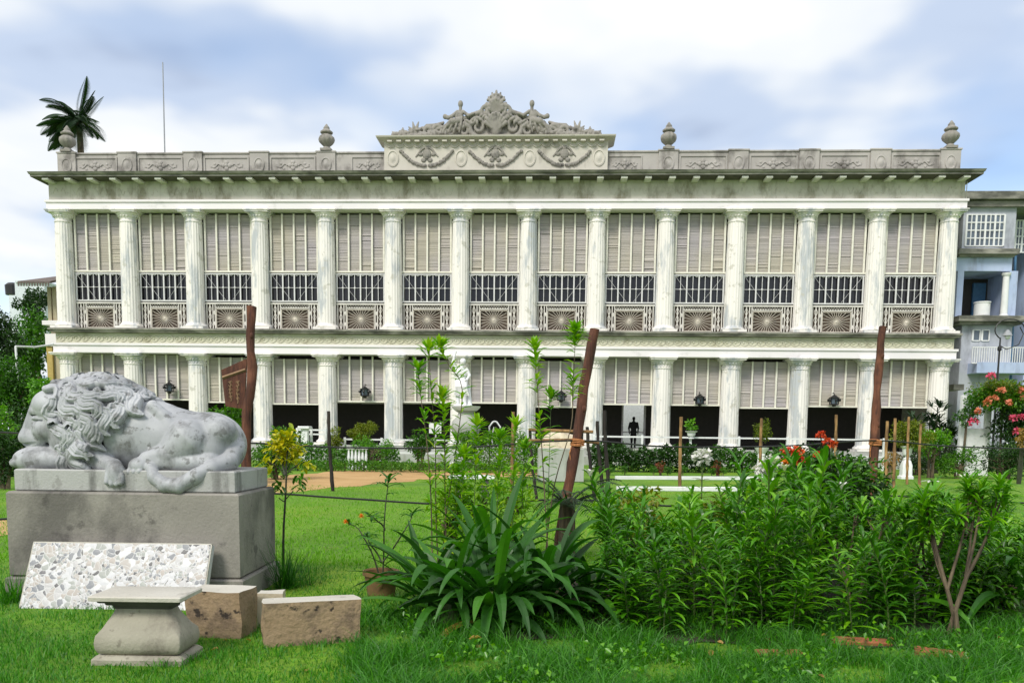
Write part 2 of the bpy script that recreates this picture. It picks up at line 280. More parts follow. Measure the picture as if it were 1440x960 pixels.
# ------------------------------------------------------------------ mesh helpers
class MB:
    def __init__(s): s.v = []; s.f = []
    def add(s, vs, fs):
        o = len(s.v); s.v.extend([tuple(p) for p in vs]); s.f.extend([tuple(i+o for i in q) for q in fs]); return s
    def box(s, x0, x1, y0, y1, z0, z1, bev=0.0):
        if bev <= 0:
            return s.add([(x0,y0,z0),(x1,y0,z0),(x1,y1,z0),(x0,y1,z0),(x0,y0,z1),(x1,y0,z1),(x1,y1,z1),(x0,y1,z1)],
                         [(0,3,2,1),(4,5,6,7),(0,1,5,4),(1,2,6,5),(2,3,7,6),(3,0,4,7)])
        b = bev
        prof = [(b, 0), (0, b), (0, z1-z0-b), (b, z1-z0)]
        vs = []; fs = []
        for ins, h in prof:
            vs += [(x0+ins,y0+ins,z0+h),(x1-ins,y0+ins,z0+h),(x1-ins,y1-ins,z0+h),(x0+ins,y1-ins,z0+h)]
        for k in range(3):
            for i in range(4):
                j = (i+1) % 4; fs.append((k*4+i, k*4+j, k*4+4+j, k*4+4+i))
        fs += [(0,3,2,1), (12,13,14,15)]
        return s.add(vs, fs)
    def tube(s, pts, rad, seg=6, cap=True, squash=None):
        pts = [Vector(p) for p in pts]; n = len(pts)
        if not hasattr(rad, '__len__'): rad = [rad]*n
        vs = []; ref = None
        for i, p in enumerate(pts):
            d = (pts[min(i+1, n-1)]-pts[max(i-1, 0)])
            d = d.normalized() if d.length > 1e-9 else Vector((0, 0, 1))
            if ref is None: ref = Vector((0, 1, 0)) if abs(d.y) < 0.8 else Vector((1, 0, 0))
            a = (ref-d*ref.dot(d)); a = a.normalized() if a.length > 1e-6 else d.orthogonal().normalized()
            ref = a; c = d.cross(a)
            for k in range(seg):
                th = 2*math.pi*k/seg
                vs.append(p+a*(math.cos(th)*rad[i])+c*(math.sin(th)*rad[i]))
        fs = []
        for i in range(n-1):
            for k in range(seg):
                j = (k+1) % seg; fs.append((i*seg+k, i*seg+j, i*seg+seg+j, i*seg+seg+k))
        if cap: fs.append(tuple(range(seg-1, -1, -1))); fs.append(tuple((n-1)*seg+k for k in range(seg)))
        return s.add(vs, fs)
    def lathe(s, prof, seg=24, c=(0, 0, 0), mod=None, square=0):
        vs = []; fs = []; n = len(prof)
        for r, z in prof:
            for k in range(seg):
                th = 2*math.pi*(k+0.5)/seg; rr = r
                if mod: rr = r*mod(th, z)
                if square:
                    q = (abs(math.cos(th))**square+abs(math.sin(th))**square)**(-1/square); rr = r*q
                vs.append((c[0]+rr*math.cos(th), c[1]+rr*math.sin(th), c[2]+z))
        for i in range(n-1):
            for k in range(seg):
                j = (k+1) % seg; fs.append((i*seg+k, i*seg+j, i*seg+seg+j, i*seg+seg+k))
        fs.append(tuple(range(seg-1, -1, -1))); fs.append(tuple((n-1)*seg+k for k in range(seg)))
        return s.add(vs, fs)
    def ell(s, c, r, seg=10, rings=7):
        vs = [(c[0], c[1], c[2]-r[2])]; fs = []
        for i in range(1, rings):
            ph = -math.pi/2+math.pi*i/rings
            for k in range(seg):
                th = 2*math.pi*k/seg
                vs.append((c[0]+r[0]*math.cos(ph)*math.cos(th), c[1]+r[1]*math.cos(ph)*math.sin(th), c[2]+r[2]*math.sin(ph)))
        vs.append((c[0], c[1], c[2]+r[2])); top = len(vs)-1
        for k in range(seg):
            j = (k+1) % seg; fs.append((0, 1+j, 1+k)); fs.append((top, top-seg+k, top-seg+j))
        for i in range(rings-2):
            for k in range(seg):
                j = (k+1) % seg; a = 1+i*seg; fs.append((a+k, a+j, a+seg+j, a+seg+k))
        return s.add(vs, fs)
    def leaf(s, p, d, L, W, droop=0.5, seg=3, fold=0.25, prof=None, roll=0.0, up=None):
        """one arching leaf blade with a fold along its midrib"""
        p = Vector(p); d = Vector(d).normalized(); up = up or Vector((0, 0, 1))
        side = d.cross(up)
        side = side.normalized() if side.length > 1e-3 else Vector((math.cos(roll*7), math.sin(roll*7), 0))
        if roll: side = Matrix.Rotation(roll, 3, d) @ side
        vs = []; fs = []; st = L/seg
        for i in range(seg+1):
            tt = i/seg; w = W*(prof(tt) if prof else (0.25+math.sin(math.pi*min(1, tt*0.93+0.05))**0.8*0.75 if tt < 1 else 0.04))
            n = side.cross(d)
            vs += [p-side*(w/2)+n*(fold*w), p, p+side*(w/2)+n*(fold*w)]
            p = p+d*st
            d = (d-Vector((0, 0, 1))*(droop/seg*(0.4+1.2*tt)))
            d.normalize()
        for i in range(seg):
            a = 3*i; fs += [(a, a+1, a+4, a+3), (a+1, a+2, a+5, a+4)]
        return s.add(vs, fs)
    def build(s, name, mat, parent=None, smooth=False, loc=None, mats=None):
        me = bpy.data.meshes.new(name); me.from_pydata(s.v, [], s.f); me.update()
        me.materials.append(mat)
        if smooth: me.polygons.foreach_set('use_smooth', [True]*len(me.polygons))
        o = bpy.data.objects.new(name, me); col.objects.link(o)
        if parent: o.parent = parent
        if loc is not None: o.location = loc
        return o
def autosmooth(o, ang=35):
    me = o.data
    me.polygons.foreach_set('use_smooth', [True]*len(me.polygons))
    try: me.set_sharp_from_angle(angle=R(ang))
    except Exception: pass
    return o
def np_build(name, V, faces, mat, parent=None, smooth=False, loc=None):
    me = bpy.data.meshes.new(name)
    V = np.asarray(V, dtype=np.float32); faces = np.asarray(faces, dtype=np.int32); k = faces.shape[1]
    me.vertices.add(len(V)); me.vertices.foreach_set('co', V.ravel())
    me.loops.add(faces.size); me.loops.foreach_set('vertex_index', faces.ravel())
    me.polygons.add(len(faces)); me.polygons.foreach_set('loop_start', np.arange(0, faces.size, k, dtype=np.int32))
    me.polygons.foreach_set('loop_total', np.full(len(faces), k, dtype=np.int32))
    me.update(calc_edges=True); me.validate()
    me.materials.append(mat)
    if smooth: me.polygons.foreach_set('use_smooth', [True]*len(me.polygons))
    o = bpy.data.objects.new(name, me); col.objects.link(o)
    if parent: o.parent = parent
    if loc is not None: o.location = loc
    return o
def tag(o, label=None, cat=None, group=None, kind=None):
    if label: o['label'] = label
    if cat: o['category'] = cat
    if group: o['group'] = group
    if kind: o['kind'] = kind
    return o
def thing(name, label, cat, loc=(0, 0, 0), rz=0.0, group=None):
    o = bpy.data.objects.new(name, None); col.objects.link(o)
    o.location = loc; o.rotation_euler = (0, 0, rz); o.empty_display_size = 0.2
    return tag(o, label, cat, group)
def kids(o): return [c for c in bpy.data.objects if c.parent == o]
def copy_tree(o, parent=None, loc=None, rz=None, scale=None, label=None):
    c = o.copy(); col.objects.link(c)
    if parent: c.parent = parent
    if loc is not None: c.location = loc
    if rz is not None: c.rotation_euler = (0, 0, rz)
    if scale is not None: c.scale = (scale,)*3 if not hasattr(scale, '__len__') else scale
    if label: c['label'] = label
    for ch in list(o.children): copy_tree(ch, c)
    return c
def unit(a): return a/np.maximum(np.linalg.norm(a, axis=1, keepdims=True), 1e-9)
def leaf_cloud(P, N, size, asp=0.45, out=0.7, down=0.25, jit=0.35, fold=0.25):
    """many small folded leaves at points P, tips leaning outward along N"""
    n = len(P); r = rng.normal(size=(n, 3))
    d = unit(N*out+unit(r)*0.9+np.array([0, 0, -down])); s = unit(np.cross(d, unit(rng.normal(size=(n, 3))*0.7+np.array([0, 0, 1.0])))); nn = np.cross(s, d)
    L = (size*(1+rng.uniform(-jit, jit, n)))[:, None]
    V = np.empty((n, 4, 3)); V[:, 0] = P; V[:, 1] = P+d*L*0.45-s*L*asp*0.5+nn*L*fold*asp; V[:, 2] = P+d*L-nn*L*0.15; V[:, 3] = P+d*L*0.45+s*L*asp*0.5+nn*L*fold*asp
    i = np.arange(n)*4
    Fc = np.concatenate([np.stack([i, i+1, i+2], 1), np.stack([i, i+2, i+3], 1)])
    return V.reshape(-1, 3), Fc
def clump_points(n, rad, nclump, cr, flat=1.0, seed=None, core=0.0):
    """points on the shells of leaf clumps filling an ellipsoid of radii rad (centre at 0)"""
    g = np.random.default_rng(seed) if seed is not None else rng
    u = unit(g.normal(size=(nclump, 3)))*(g.uniform(core, 1, (nclump, 1))**0.45)
    C = u*(np.array(rad)*0.85)
    k = g.integers(0, nclump, n); cs = cr*g.uniform(0.6, 1.25, nclump)
    s = unit(g.normal(size=(n, 3)))
    P = C[k]+s*(cs[k]*g.uniform(0.55, 1.05, n))[:, None]*np.array([1, 1, flat])
    return P, unit(s+0.6*unit(P/np.array(rad)))

# ================================================================== SETTING: ground
S = 3.75
g = MB()
xs = [-400, -60, -30, 0, 30, 60, 400]; ys = [-60, -40, -20, 0, 20, 400]
g.add([(-500, -80, 0), (500, -80, 0), (500, 600, 0), (-500, 600, 0)], [(0, 1, 2, 3)])
tag(g.build('lawn', M['lawn']), kind='structure')
def ribbon(name, ctr, width, mat, z):
    mb = MB(); n = len(ctr)
    for i in range(n):
        p = Vector(ctr[i]); q = Vector(ctr[min(i+1, n-1)])-Vector(ctr[max(i-1, 0)]); nn = Vector((-q.y, q.x, 0)).normalized()
        w = width[i] if hasattr(width, '__len__') else width
        w1 = w*(0.5+0.05*math.sin(i*1.7)); w2 = w*(0.5+0.05*math.cos(i*2.3))
        a = p+nn*w1; c = p-nn*w2
        mb.v += [(a.x, a.y, z), (c.x, c.y, z)]
        if i: mb.f.append((2*i-2, 2*i-1, 2*i+1, 2*i))
    return tag(mb.build(name, mat), kind='structure')
def smooth_path(pts, n=40):
    P = [Vector(p) for p in pts]; out = []
    m_ = len(P)-1
    for i in range(n+1):
        u = i/n*m_; k = min(int(u), m_-1); f = u-k
        p0, p1, p2, p3 = P[max(k-1, 0)], P[k], P[k+1], P[min(k+2, m_)]
        out.append(0.5*((2*p1)+(p2-p0)*f+(2*p0-5*p1+4*p2-p3)*f*f+(3*p1-p0-3*p2+p3)*f**3))
    return out
c1, c2, c3, c4, c5 = foot(-400, 9.6), foot(-30, 12.3), foot(250, 19), foot(430, 25.5), foot(560, 31.5)
ribbon('path', smooth_path([c1, c2, c3, c4, c5, foot(660, 33), foot(760, 34)]), [1.4]*9+[1.6]*6+[3.0+0.3*i for i in range(14)]+[6.0]*12, M['path'], 0.006)

def patch(name, pts, mat, z, seed):
    rr = random.Random(seed); P = smooth_path([at(*q) for q in pts+[pts[0]]], 60)[:-1]; P = [p+Vector((rr.gauss(0, .05), rr.gauss(0, .05), 0)) for p in P]
    c = sum(P, Vector())/len(P); mb = MB(); mb.v = [(c.x, c.y, z)]+[(p.x, p.y, z) for p in P]; n = len(P); mb.f = [(0, 1+i, 1+(i+1) % n) for i in range(n)]
    o = mb.build(name, mat); tag(o, kind='structure'); return o
patch('bed_soil_shade', [(575, 878), (640, 894), (740, 900), (860, 896), (1000, 906), (1150, 910), (1300, 912), (1420, 890), (1520, 860), (1480, 800), (1300, 790), (1050, 795), (860, 800), (700, 822), (600, 846)], M['soil'], 0.012, 3)  # dark soil laid to put shade into the gaps between the plants

# ================================================================== PALACE
pal = thing('palace', 'long white two storey colonnaded mansion with carved crest over its roof parapet', 'mansion', (0, 0, 0))
def pb(name, mat, mb, parent=None, **k): return mb.build(name, mat, parent or pal, **k)
Z0, ZA, ZL, ZU = 0.9, 5.92, 7.27, 13.75
# masonry
w = MB(); w.box(-24.75, 24.75, -1.15, -0.2, 0.0, Z0); w.box(-25.1, 25.1, -1.9, -1.15, 0, 0.45); w.box(-24.75, 24.75, -0.2, 4.2, Z0-0.3, Z0-0.01)
pb('plinth_wall', M['greyblock'], w)
for sx in (-1, 1):
    wl_ = MB(); wl_.box(min(sx*24.35, sx*24.78), max(sx*24.35, sx*24.78), -0.1, 13, 0, 15.2); pb('side_wall', M['plaster'], wl_)
def plane_x(px, y):
    d = ray(px, 600); return CAM[0]+d[0]*(y-CAM[1])/d[1]
dx0, dx1 = plane_x(884, 4.1), plane_x(905, 4.1)
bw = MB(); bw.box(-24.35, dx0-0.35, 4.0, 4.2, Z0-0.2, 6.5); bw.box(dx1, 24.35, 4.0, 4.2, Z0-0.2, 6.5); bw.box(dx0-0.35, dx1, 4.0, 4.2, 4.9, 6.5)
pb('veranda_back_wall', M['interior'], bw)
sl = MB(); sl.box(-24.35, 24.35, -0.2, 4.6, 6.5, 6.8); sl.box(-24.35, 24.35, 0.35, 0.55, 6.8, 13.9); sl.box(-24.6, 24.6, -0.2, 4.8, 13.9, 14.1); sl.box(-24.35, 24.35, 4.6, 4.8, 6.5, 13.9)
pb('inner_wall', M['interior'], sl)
cw = MB(); cw.box(-24.7, 24.7, 24, 27, 0, 12.5); pb('courtyard_wall', M['courtyard'], cw)
df = MB()
for x0, x1 in ((dx0-0.45, dx0-0.35), (dx1, dx1+0.1)): df.box(x0, x1, 3.9, 4.1, Z0, 4.9)
df.box(dx0-0.35, dx1, 3.95, 4.05, Z0+0.9, Z0+0.98)
pb('door_frame', M['white'], df)
# entablatures
e = MB(); e.box(-25.0, 25.0, -1.05, -0.1, ZU, 14.12); e.box(-25.06, 25.06, -1.12, -0.1, 14.12, 14.24)
pb('architrave', M['white'], e)
e = MB(); e.box(-24.9, 24.9, -0.92, -0.1, 14.24, 15.25)
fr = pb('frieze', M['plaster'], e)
k = MB(); rr = random.Random(3)
for i in range(39):                                    # shallow reliefs along the upper frieze
    x = -24.3+i*1.28
    for sx in (-1, 1):
        pts = [(x+sx*(0.10+0.40*t_), -0.925, 14.72+0.22*math.sin(t_*6.0+i)*(1-t_*0.4)) for t_ in np.linspace(0, 1, 9)]
        k.tube(pts, [0.035*(1-0.6*t_) for t_ in np.linspace(0, 1, 9)], 5)
    k.box(x+0.62, x+0.655, -0.935, -0.915, 14.3, 15.15)
pb('relief', M['plaster'], k, fr)
def slab_profile(mb, x0, x1, yf, yb, prof, sf=1.0):
    """moulding running round the front and both sides; prof = (outset, z) pairs from bottom to top"""
    vs = []; n = len(prof)
    for o, z in prof: vs += [(x0-o*sf, yb, z), (x0-o*sf, yf-o, z), (x1+o*sf, yf-o, z), (x1+o*sf, yb, z)]
    fs = []
    for i in range(n-1):
        for q in range(3): fs.append((i*4+q, i*4+q+1, i*4+5+q, i*4+4+q))
        fs.append((i*4+3, i*4, i*4+4, i*4+7))
    fs += [(3, 2, 1, 0), tuple((n-1)*4+q for q in range(4))]
    mb.add(vs, fs)
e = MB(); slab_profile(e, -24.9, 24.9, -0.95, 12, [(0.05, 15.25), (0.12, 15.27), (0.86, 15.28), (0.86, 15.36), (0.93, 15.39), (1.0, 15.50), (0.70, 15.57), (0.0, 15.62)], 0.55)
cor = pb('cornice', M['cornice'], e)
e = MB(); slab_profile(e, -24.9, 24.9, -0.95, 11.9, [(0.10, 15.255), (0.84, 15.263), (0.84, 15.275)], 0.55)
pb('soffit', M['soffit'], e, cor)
br = MB(); br.box(-0.17, 0.17, -1.72, -0.94, 15.12, 15.25, 0.02)
b0 = pb('bracket', M['bracket'], br, cor); b0.location.x = -24.6
for i in range(1, 40):
    c = b0.copy(); col.objects.link(c); c.location.x = -24.6+i*(49.2/39)
e = MB(); e.box(-24.95, 24.95, -1.05, -0.1, ZA, 6.32); e.box(-25.02, 25.02, -1.12, -0.1, 6.32, 6.44)
pb('architrave', M['white'], e)
e = MB(); e.box(-24.85, 24.85, -0.92, -0.1, 6.44, 7.0)
fr2 = pb('frieze', M['frieze2'], e)
k = MB()
for ph in (0, math.pi):
    pts = [(x, -0.93, 6.71+0.15*math.sin(x*2*math.pi/0.9+ph)) for x in np.arange(-24.8, 24.8, 0.09)]
    k.tube(pts, 0.038, 5)
for i in range(110):
    x = -24.57+i*0.45; k.ell((x, -0.93, 6.71), (0.07, 0.04, 0.07), 6, 4)
pb('relief', M['frieze2'], k, fr2)
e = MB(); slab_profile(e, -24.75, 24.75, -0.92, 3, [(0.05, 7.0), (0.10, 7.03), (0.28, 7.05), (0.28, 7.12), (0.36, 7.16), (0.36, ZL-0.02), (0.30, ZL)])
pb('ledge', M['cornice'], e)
# columns
def fl(th, z): return 1-0.055*abs(math.sin(10*th))
def make_column(H, rb, rt, neck):
    sh = MB(); prof = []
    z0, z1 = 0.34, H-0.62
    for i in range(13):
        tt = i/12; prof.append((rb+(rt-rb)*(tt**1.5), z0+(z1-z0)*tt))
    sh.lathe(prof, 120, mod=fl)
    c = pb('column', M['column'], sh); autosmooth(c, 30)
    ca = MB()
    ca.lathe([(rt*0.96, z1-0.02), (rt*1.04, z1), (rt*1.04, z1+0.05), (rt*0.97, z1+0.07), (rt*0.97, z1+0.20), (rt*1.03, z1+0.22), (rt*1.05, z1+0.27), (rt*1.22, z1+0.36), (rt*1.36, z1+0.42), (rt*1.38, z1+0.46), (rt*1.3, z1+0.47)], 40)
    q = rt*1.44
    ca.box(-q, q, -q, q, z1+0.47, H-0.07, 0.0); ca.box(-q-0.05, q+0.05, -q-0.05, q+0.05, H-0.07, H-0.003)
    for j in range(20):                                  # carved eggs on the neck and echinus
        th = 2*math.pi*j/20
        ca.ell((rt*1.13*math.cos(th), rt*1.13*math.sin(th), z1+0.31), (0.055, 0.055, 0.06), 6, 4)
        if neck: ca.ell((rt*0.98*math.cos(th), rt*0.98*math.sin(th), z1+0.13), (0.05, 0.05, 0.065), 6, 4)
    autosmooth(pb('capital', M['column'], ca, c), 40)
    ba = MB()
    qb = rb*1.26
    ba.box(-qb, qb, -qb, qb, 0.0, 0.13)
    ba.lathe([(rb*1.2, 0.13), (rb*1.26, 0.18), (rb*1.2, 0.24), (rb*1.08, 0.27), (rb*1.06, 0.31), (rb*1.02, 0.34)], 40)
    autosmooth(pb('base', M['column'], ba, c), 40)
    return c
cu = make_column(ZU-ZL, 0.515, 0.45, False); cl = make_column(ZA-Z0, 0.54, 0.485, True)
for i in range(14):
    for c0, z in ((cu, ZL), (cl, Z0)):
        c = c0 if i == 0 else copy_tree(c0)
        c.location = ((i-6.5)*S, -0.5, z)
# blinds, windows and railings of the bays
def blind_mesh(z0, z1, seed):
    rr = random.Random(seed); mb = MB()
    edges = [-1.42, -0.66, 0.0, 0.66, 1.42]
    for q in range(4):
        n = int((z1-z0)/0.062); wob = rr.uniform(-1, 1)
        for i in range(n):
            a = z0+(z1-z0)*i/n; hgt = (z1-z0)/n
            t1 = rr.gauss(0.0, 0.006); t2 = rr.gauss(0.0, 0.006); big = 0.022 if rr.random() < 0.06 else 0.0
            y0 = 0.16+rr.gauss(0, 0.004); bo = 0.010+abs(rr.gauss(0, 0.004))+big
            mb.add([(edges[q], y0-bo, a+t1), (edges[q+1]-0.002, y0-bo, a+t2), (edges[q+1]-0.002, y0+0.008, a+hgt+t2+0.02), (edges[q], y0+0.008, a+hgt+t1+0.02)], [(0, 1, 2, 3)])
    return mb
up_bl = [blind_mesh(10.58, 13.62, s).build('blind', M['blind'], pal) for s in (1, 2, 3, 4)]
lo_bl = [blind_mesh(3.42, 5.86, s).build('blind', M['blind'], pal) for s in (5, 6, 7, 8)]
def bars(z0, z1, yb=0.02):
    mb = MB()
    for x in (-0.66, 0, 0.66): mb.box(x-0.045, x+0.045, yb, 0.11, z0, z1)
    for x in (-1.32, 1.32): mb.box(x-0.05, x+0.05, yb+0.01, 0.115, z0, z1)
    mb.box(-1.45, 1.45, yb-0.03, 0.13, z0-0.09, z0-0.001)
    return mb
ub = pb('mullions', M['cream'], bars(10.56, 13.66)); lb = pb('mullions', M['cream'], bars(3.40, 5.88))
def window_mesh():
    mb = MB(); z0, z1 = 8.86, 10.42
    mb.box(-1.40, 1.40, 0.0, 0.08, z0, z0+0.07); mb.box(-1.40, 1.40, 0.0, 0.08, z1-0.06, z1)
    for x in (-1.33, -0.66, 0, 0.66, 1.33): mb.box(x-0.036, x+0.036, 0.01, 0.07, z0+0.07, z1-0.06)
    zm = (z0+z1)/2
    for x in (-1.0, -0.33, 0.33, 1.0):
        mb.box(x-0.014, x+0.014, 0.02, 0.06, z0+0.07, z1-0.06)
        mb.ell((x, 0.03, zm), (0.06, 0.03, 0.06), 8, 5)
        mb.tube([(x-0.16, 0.04, zm), (x, 0.04, zm)], 0.014, 4)
        for sx in (-1, 1):
            mb.tube([(x+sx*0.28, 0.04, z1-0.08), (x+sx*0.20, 0.04, z1-0.12), (x+sx*0.10, 0.04, z1-0.07)], 0.02, 4)
    mb.box(-1.33, 1.33, 0.025, 0.055, zm-0.011, zm+0.011)
    for sx in (-1, 1):
        mb.tube([(sx*1.28, 0.03, z1-0.1), (sx*0.2, 0.03, z0+0.1)], 0.008, 4)
    return mb
wg = pb('window', M['grille'], window_mesh())
gp = MB(); gp.box(-1.45, 1.45, 0.17, 0.2, 8.8, 10.5); pb('pane', M['glass'], gp, wg)
def railing_mesh():
    mb = MB(); z0, z1 = 7.30, 8.80
    mb.box(-1.38, 1.38, 0.0, 0.10, z1-0.08, z1); mb.box(-1.38, 1.38, 0.01, 0.09, z0, z0+0.06)
    for x in (-1.30, -1.12, -0.95, -0.82, 0.82, 0.95, 1.12, 1.30): mb.box(x-0.024, x+0.024, 0.02, 0.07, z0+0.06, z1-0.08)
    for sx in (-1, 1):
        for zc in (z0+0.3, z0+0.72, z0+1.14):
            for s2 in (-1, 1):
                mb.tube([(sx*1.12+s2*0.02, 0.04, zc-0.17), (sx*1.12+s2*0.10, 0.04, zc), (sx*1.12+s2*0.02, 0.04, zc+0.17)], 0.016, 4)
        mb.ell((sx*0.885, 0.045, z0+0.35), (0.045, 0.03, 0.12), 6, 4); mb.ell((sx*0.885, 0.045, z0+0.95), (0.045, 0.03, 0.12), 6, 4)
    mb.box(-0.82, 0.82, 0.02, 0.07, z1-0.30, z1-0.25)
    for x in np.arange(-0.7, 0.75, 0.14): mb.tube([(x-0.07, 0.04, z1-0.25), (x, 0.04, z1-0.10), (x+0.07, 0.04, z1-0.25)], 0.014, 4)
    return mb
rl = pb('railing', M['rail'], railing_mesh())
sb = MB(); zc = 7.92
for j in range(24):
    th = 2*math.pi*j/24; cx_, sz = math.cos(th), math.sin(th)
    L = min(0.74/max(abs(cx_), 1e-6), 0.50/max(abs(sz), 1e-6)); L = min(L, 0.82)
    sb.tube([(0.05*cx_, 0.05, zc+0.05*sz), (L*cx_, 0.05, zc+L*sz)], [0.013, 0.013], 4)
    
sb.ell((0, 0.04, zc), (0.06, 0.03, 0.06), 8, 5)
for x in (-0.76, 0.76): sb.box(x-0.018, x+0.018, 0.03, 0.07, zc-0.52, zc+0.52)
sb.box(-0.76, 0.76, 0.03, 0.07, zc+0.51, zc+0.545); sb.box(-0.76, 0.76, 0.03, 0.07, zc-0.545, zc-0.51)
pb('sunburst', M['sunburst'], sb, rl)
bd = MB(); bd.box(-1.42, 1.42, 0.19, 0.23, 7.28, 8.82); pb('backing', M['brown'], bd, rl)
rr = random.Random(11); BY = -0.42
for i in range(13):
    x = (i-6)*S
    for lst, barsobj in ((up_bl, ub), (lo_bl, lb)):
        o = lst[i % 4] if i < 4 else lst[rr.randrange(4)].copy()
        if i >= 4: col.objects.link(o)
        if i >= 4 and rr.random() < 0.5: o.scale.x = -1
        o.location.x = x; o.location.y = BY
        bo = barsobj if i == 0 else barsobj.copy()
        if i: col.objects.link(bo)
        bo.location.x = x; bo.location.y = BY
        if lst is lo_bl and i in (2, 3, 7, 10): o.location.z = bo.location.z = -0.06*(i % 4)
    for src in (wg, rl):
        o = src if i == 0 else copy_tree(src)
        o.location.x = x; o.location.y = BY
# parapet
PF = -0.35
for xa, xb in ((-24.6, -6.1), (6.1, 24.75)):
    e = MB(); e.box(xa, xb, PF, PF+0.4, 15.56, 16.88); e.box(xa, xb, PF-0.06, PF+0.46, 16.88, 16.98, 0.02); e.box(xa-0.02, xb+0.02, PF-0.05, PF+0.3, 15.6, 15.76)
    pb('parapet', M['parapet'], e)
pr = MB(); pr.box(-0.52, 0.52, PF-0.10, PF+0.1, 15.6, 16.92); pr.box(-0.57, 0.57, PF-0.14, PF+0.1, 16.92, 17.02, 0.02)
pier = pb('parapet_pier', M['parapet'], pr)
md = MB(); 
md.lathe([(0.30, 0), (0.30, 0.05), (0.24, 0.06), (0.22, 0.03), (0.17, 0.03), (0.12, 0.06), (0.02, 0.09)], 20)
md.v = [(x, PF-0.10-z, 16.28+y*1.35) for x, y, z in md.v]
autosmooth(pb('medallion', M['parapet'], md, pier))
pn = MB()
for x0, x1, z0, z1 in ((-1.28, 1.28, 16.66, 16.74), (-1.28, 1.28, 15.86, 15.92), (-1.28, -1.2, 15.92, 16.66), (1.2, 1.28, 15.92, 16.66)): pn.box(x0, x1, PF-0.05, PF+0.05, z0, z1)
for a in range(4):
    th = math.pi/2*a; pn.ell((0.17*math.cos(th), PF-0.01, 16.28+0.15*math.sin(th)), (0.13, 0.07, 0.12), 8, 5)
pn.ell((0, PF-0.05, 16.28), (0.09, 0.05, 0.09), 8, 5)
for sx in (-1, 1):
    pn.tube([(sx*(0.30+0.62*t_), PF-0.01, 16.26+0.10*math.sin(t_*7)) for t_ in np.linspace(0, 1, 10)], [0.05*(1-0.5*t_) for t_ in np.linspace(0, 1, 10)], 5)
    for t_ in (0.35, 0.6, 0.9): pn.ell((sx*(0.30+0.62*t_), PF, 16.26+0.16*math.cos(t_*9)), (0.09, 0.04, 0.07), 6, 4)
panel = pb('parapet_panel', M['parapet'], pn)
for i in range(14):
    if 5 <= i <= 8: continue
    o = pier if i == 0 else copy_tree(pier)
    o.location.x = (i-6.5)*S+(0.28 if i == 0 else -0.1 if i == 13 else 0)
fl_ = True
for i in range(13):
    if 5 <= i <= 7: continue
    o = panel if fl_ else panel.copy()
    if not fl_: col.objects.link(o)
    fl_ = False
    o.location.x = (i-6)*S+(0.45 if i == 4 else -0.45 if i == 8 else 0)
    if i in (4, 8): o.scale.x = 0.72
# finial urns
un = MB(); un.box(-0.3, 0.3, -0.3, 0.3, 0, 0.12)
prof = [(0.26, 0.12), (0.20, 0.2), (0.15, 0.26), (0.24, 0.34), (0.38, 0.48), (0.43, 0.62), (0.40, 0.76), (0.27, 0.88), (0.20, 0.92), (0.33, 0.98), (0.34, 1.04), (0.24, 1.12), (0.16, 1.2), (0.17, 1.26), (0.10, 1.36), (0.06, 1.42), (0.01, 1.48)]
un.lathe(prof, 48, mod=lambda th, z: 1+0.05*math.sin(10*th) if 0.3 < z < 0.9 else 1+0.03*math.sin(12*th))
ur = pb('finial_urn', M['orn'], un); autosmooth(ur, 50)
for j, (x, z) in enumerate(((-24.10, 17.02), (-9.375, 17.02), (9.375, 17.02), (24.28, 17.02))):
    o = ur if j == 0 else ur.copy()
    if j: col.objects.link(o)
    o.location = (x, PF+0.1, z)
# central block
e = MB(); e.box(-6.1, 6.1, PF-0.22, 0.6, 15.58, 17.46); e.box(-6.18, 6.18, PF-0.28, 0.6, 15.6, 15.78); 
slab_profile(e, -6.1, 6.1, PF-0.22, 0.7, [(0.02, 17.40), (0.08, 17.44), (0.30, 17.52), (0.38, 17.56), (0.40, 17.63), (0.2, 17.66)])
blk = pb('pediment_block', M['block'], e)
md = MB(); md.lathe([(0.33, 0), (0.33, 0.05), (0.27, 0.07), (0.25, 0.03), (0.18, 0.03), (0.12, 0.07), (0.02, 0.1)], 20)
md.v = [(x, PF-0.215-z, 16.55+y*1.35) for x, y, z in md.v]
md = pb('medallion', M['block'], md, blk); autosmooth(md)
for j in range(4):
    o = md if j == 0 else md.copy()
    if j: col.objects.link(o)
    o.location.x = (j-1.5)*S
for j in range(3):
    x0 = (j-1)*S; k = MB(); rr = random.Random(j)
    for sx in (-1, 1):
        for t_ in np.linspace(0, 1, 26):
            x = x0+sx*(0.12+1.28*t_); z = 16.15+0.75*t_**2.0
            k.ell((x+rr.uniform(-.04, .04), PF-0.25, z+rr.uniform(-.03, .03)), (0.10*rr.uniform(.7, 1.2), 0.10, 0.09), 6, 4)
        k.tube([(x0+sx*0.05, PF-0.24, 17.15), (x0+sx*0.3, PF-0.24, 17.0), (x0+sx*0.45, PF-0.24, 16.8), (x0+sx*0.62, PF-0.24, 16.62)], [0.05, 0.07, 0.06, 0.03], 5)
        k.ell((x0+sx*0.35, PF-0.24, 16.75), (0.16, 0.06, 0.10), 6, 4); k.ell((x0+sx*0.18, PF-0.24, 16.45), (0.15, 0.08, 0.12), 6, 4)
    k.ell((x0, PF-0.24, 16.75), (0.24, 0.12, 0.28), 10, 6); k.ell((x0, PF-0.24, 17.05), (0.13, 0.08, 0.14), 8, 5)
    pb('garland', M['orn'], k, blk)
k = MB()
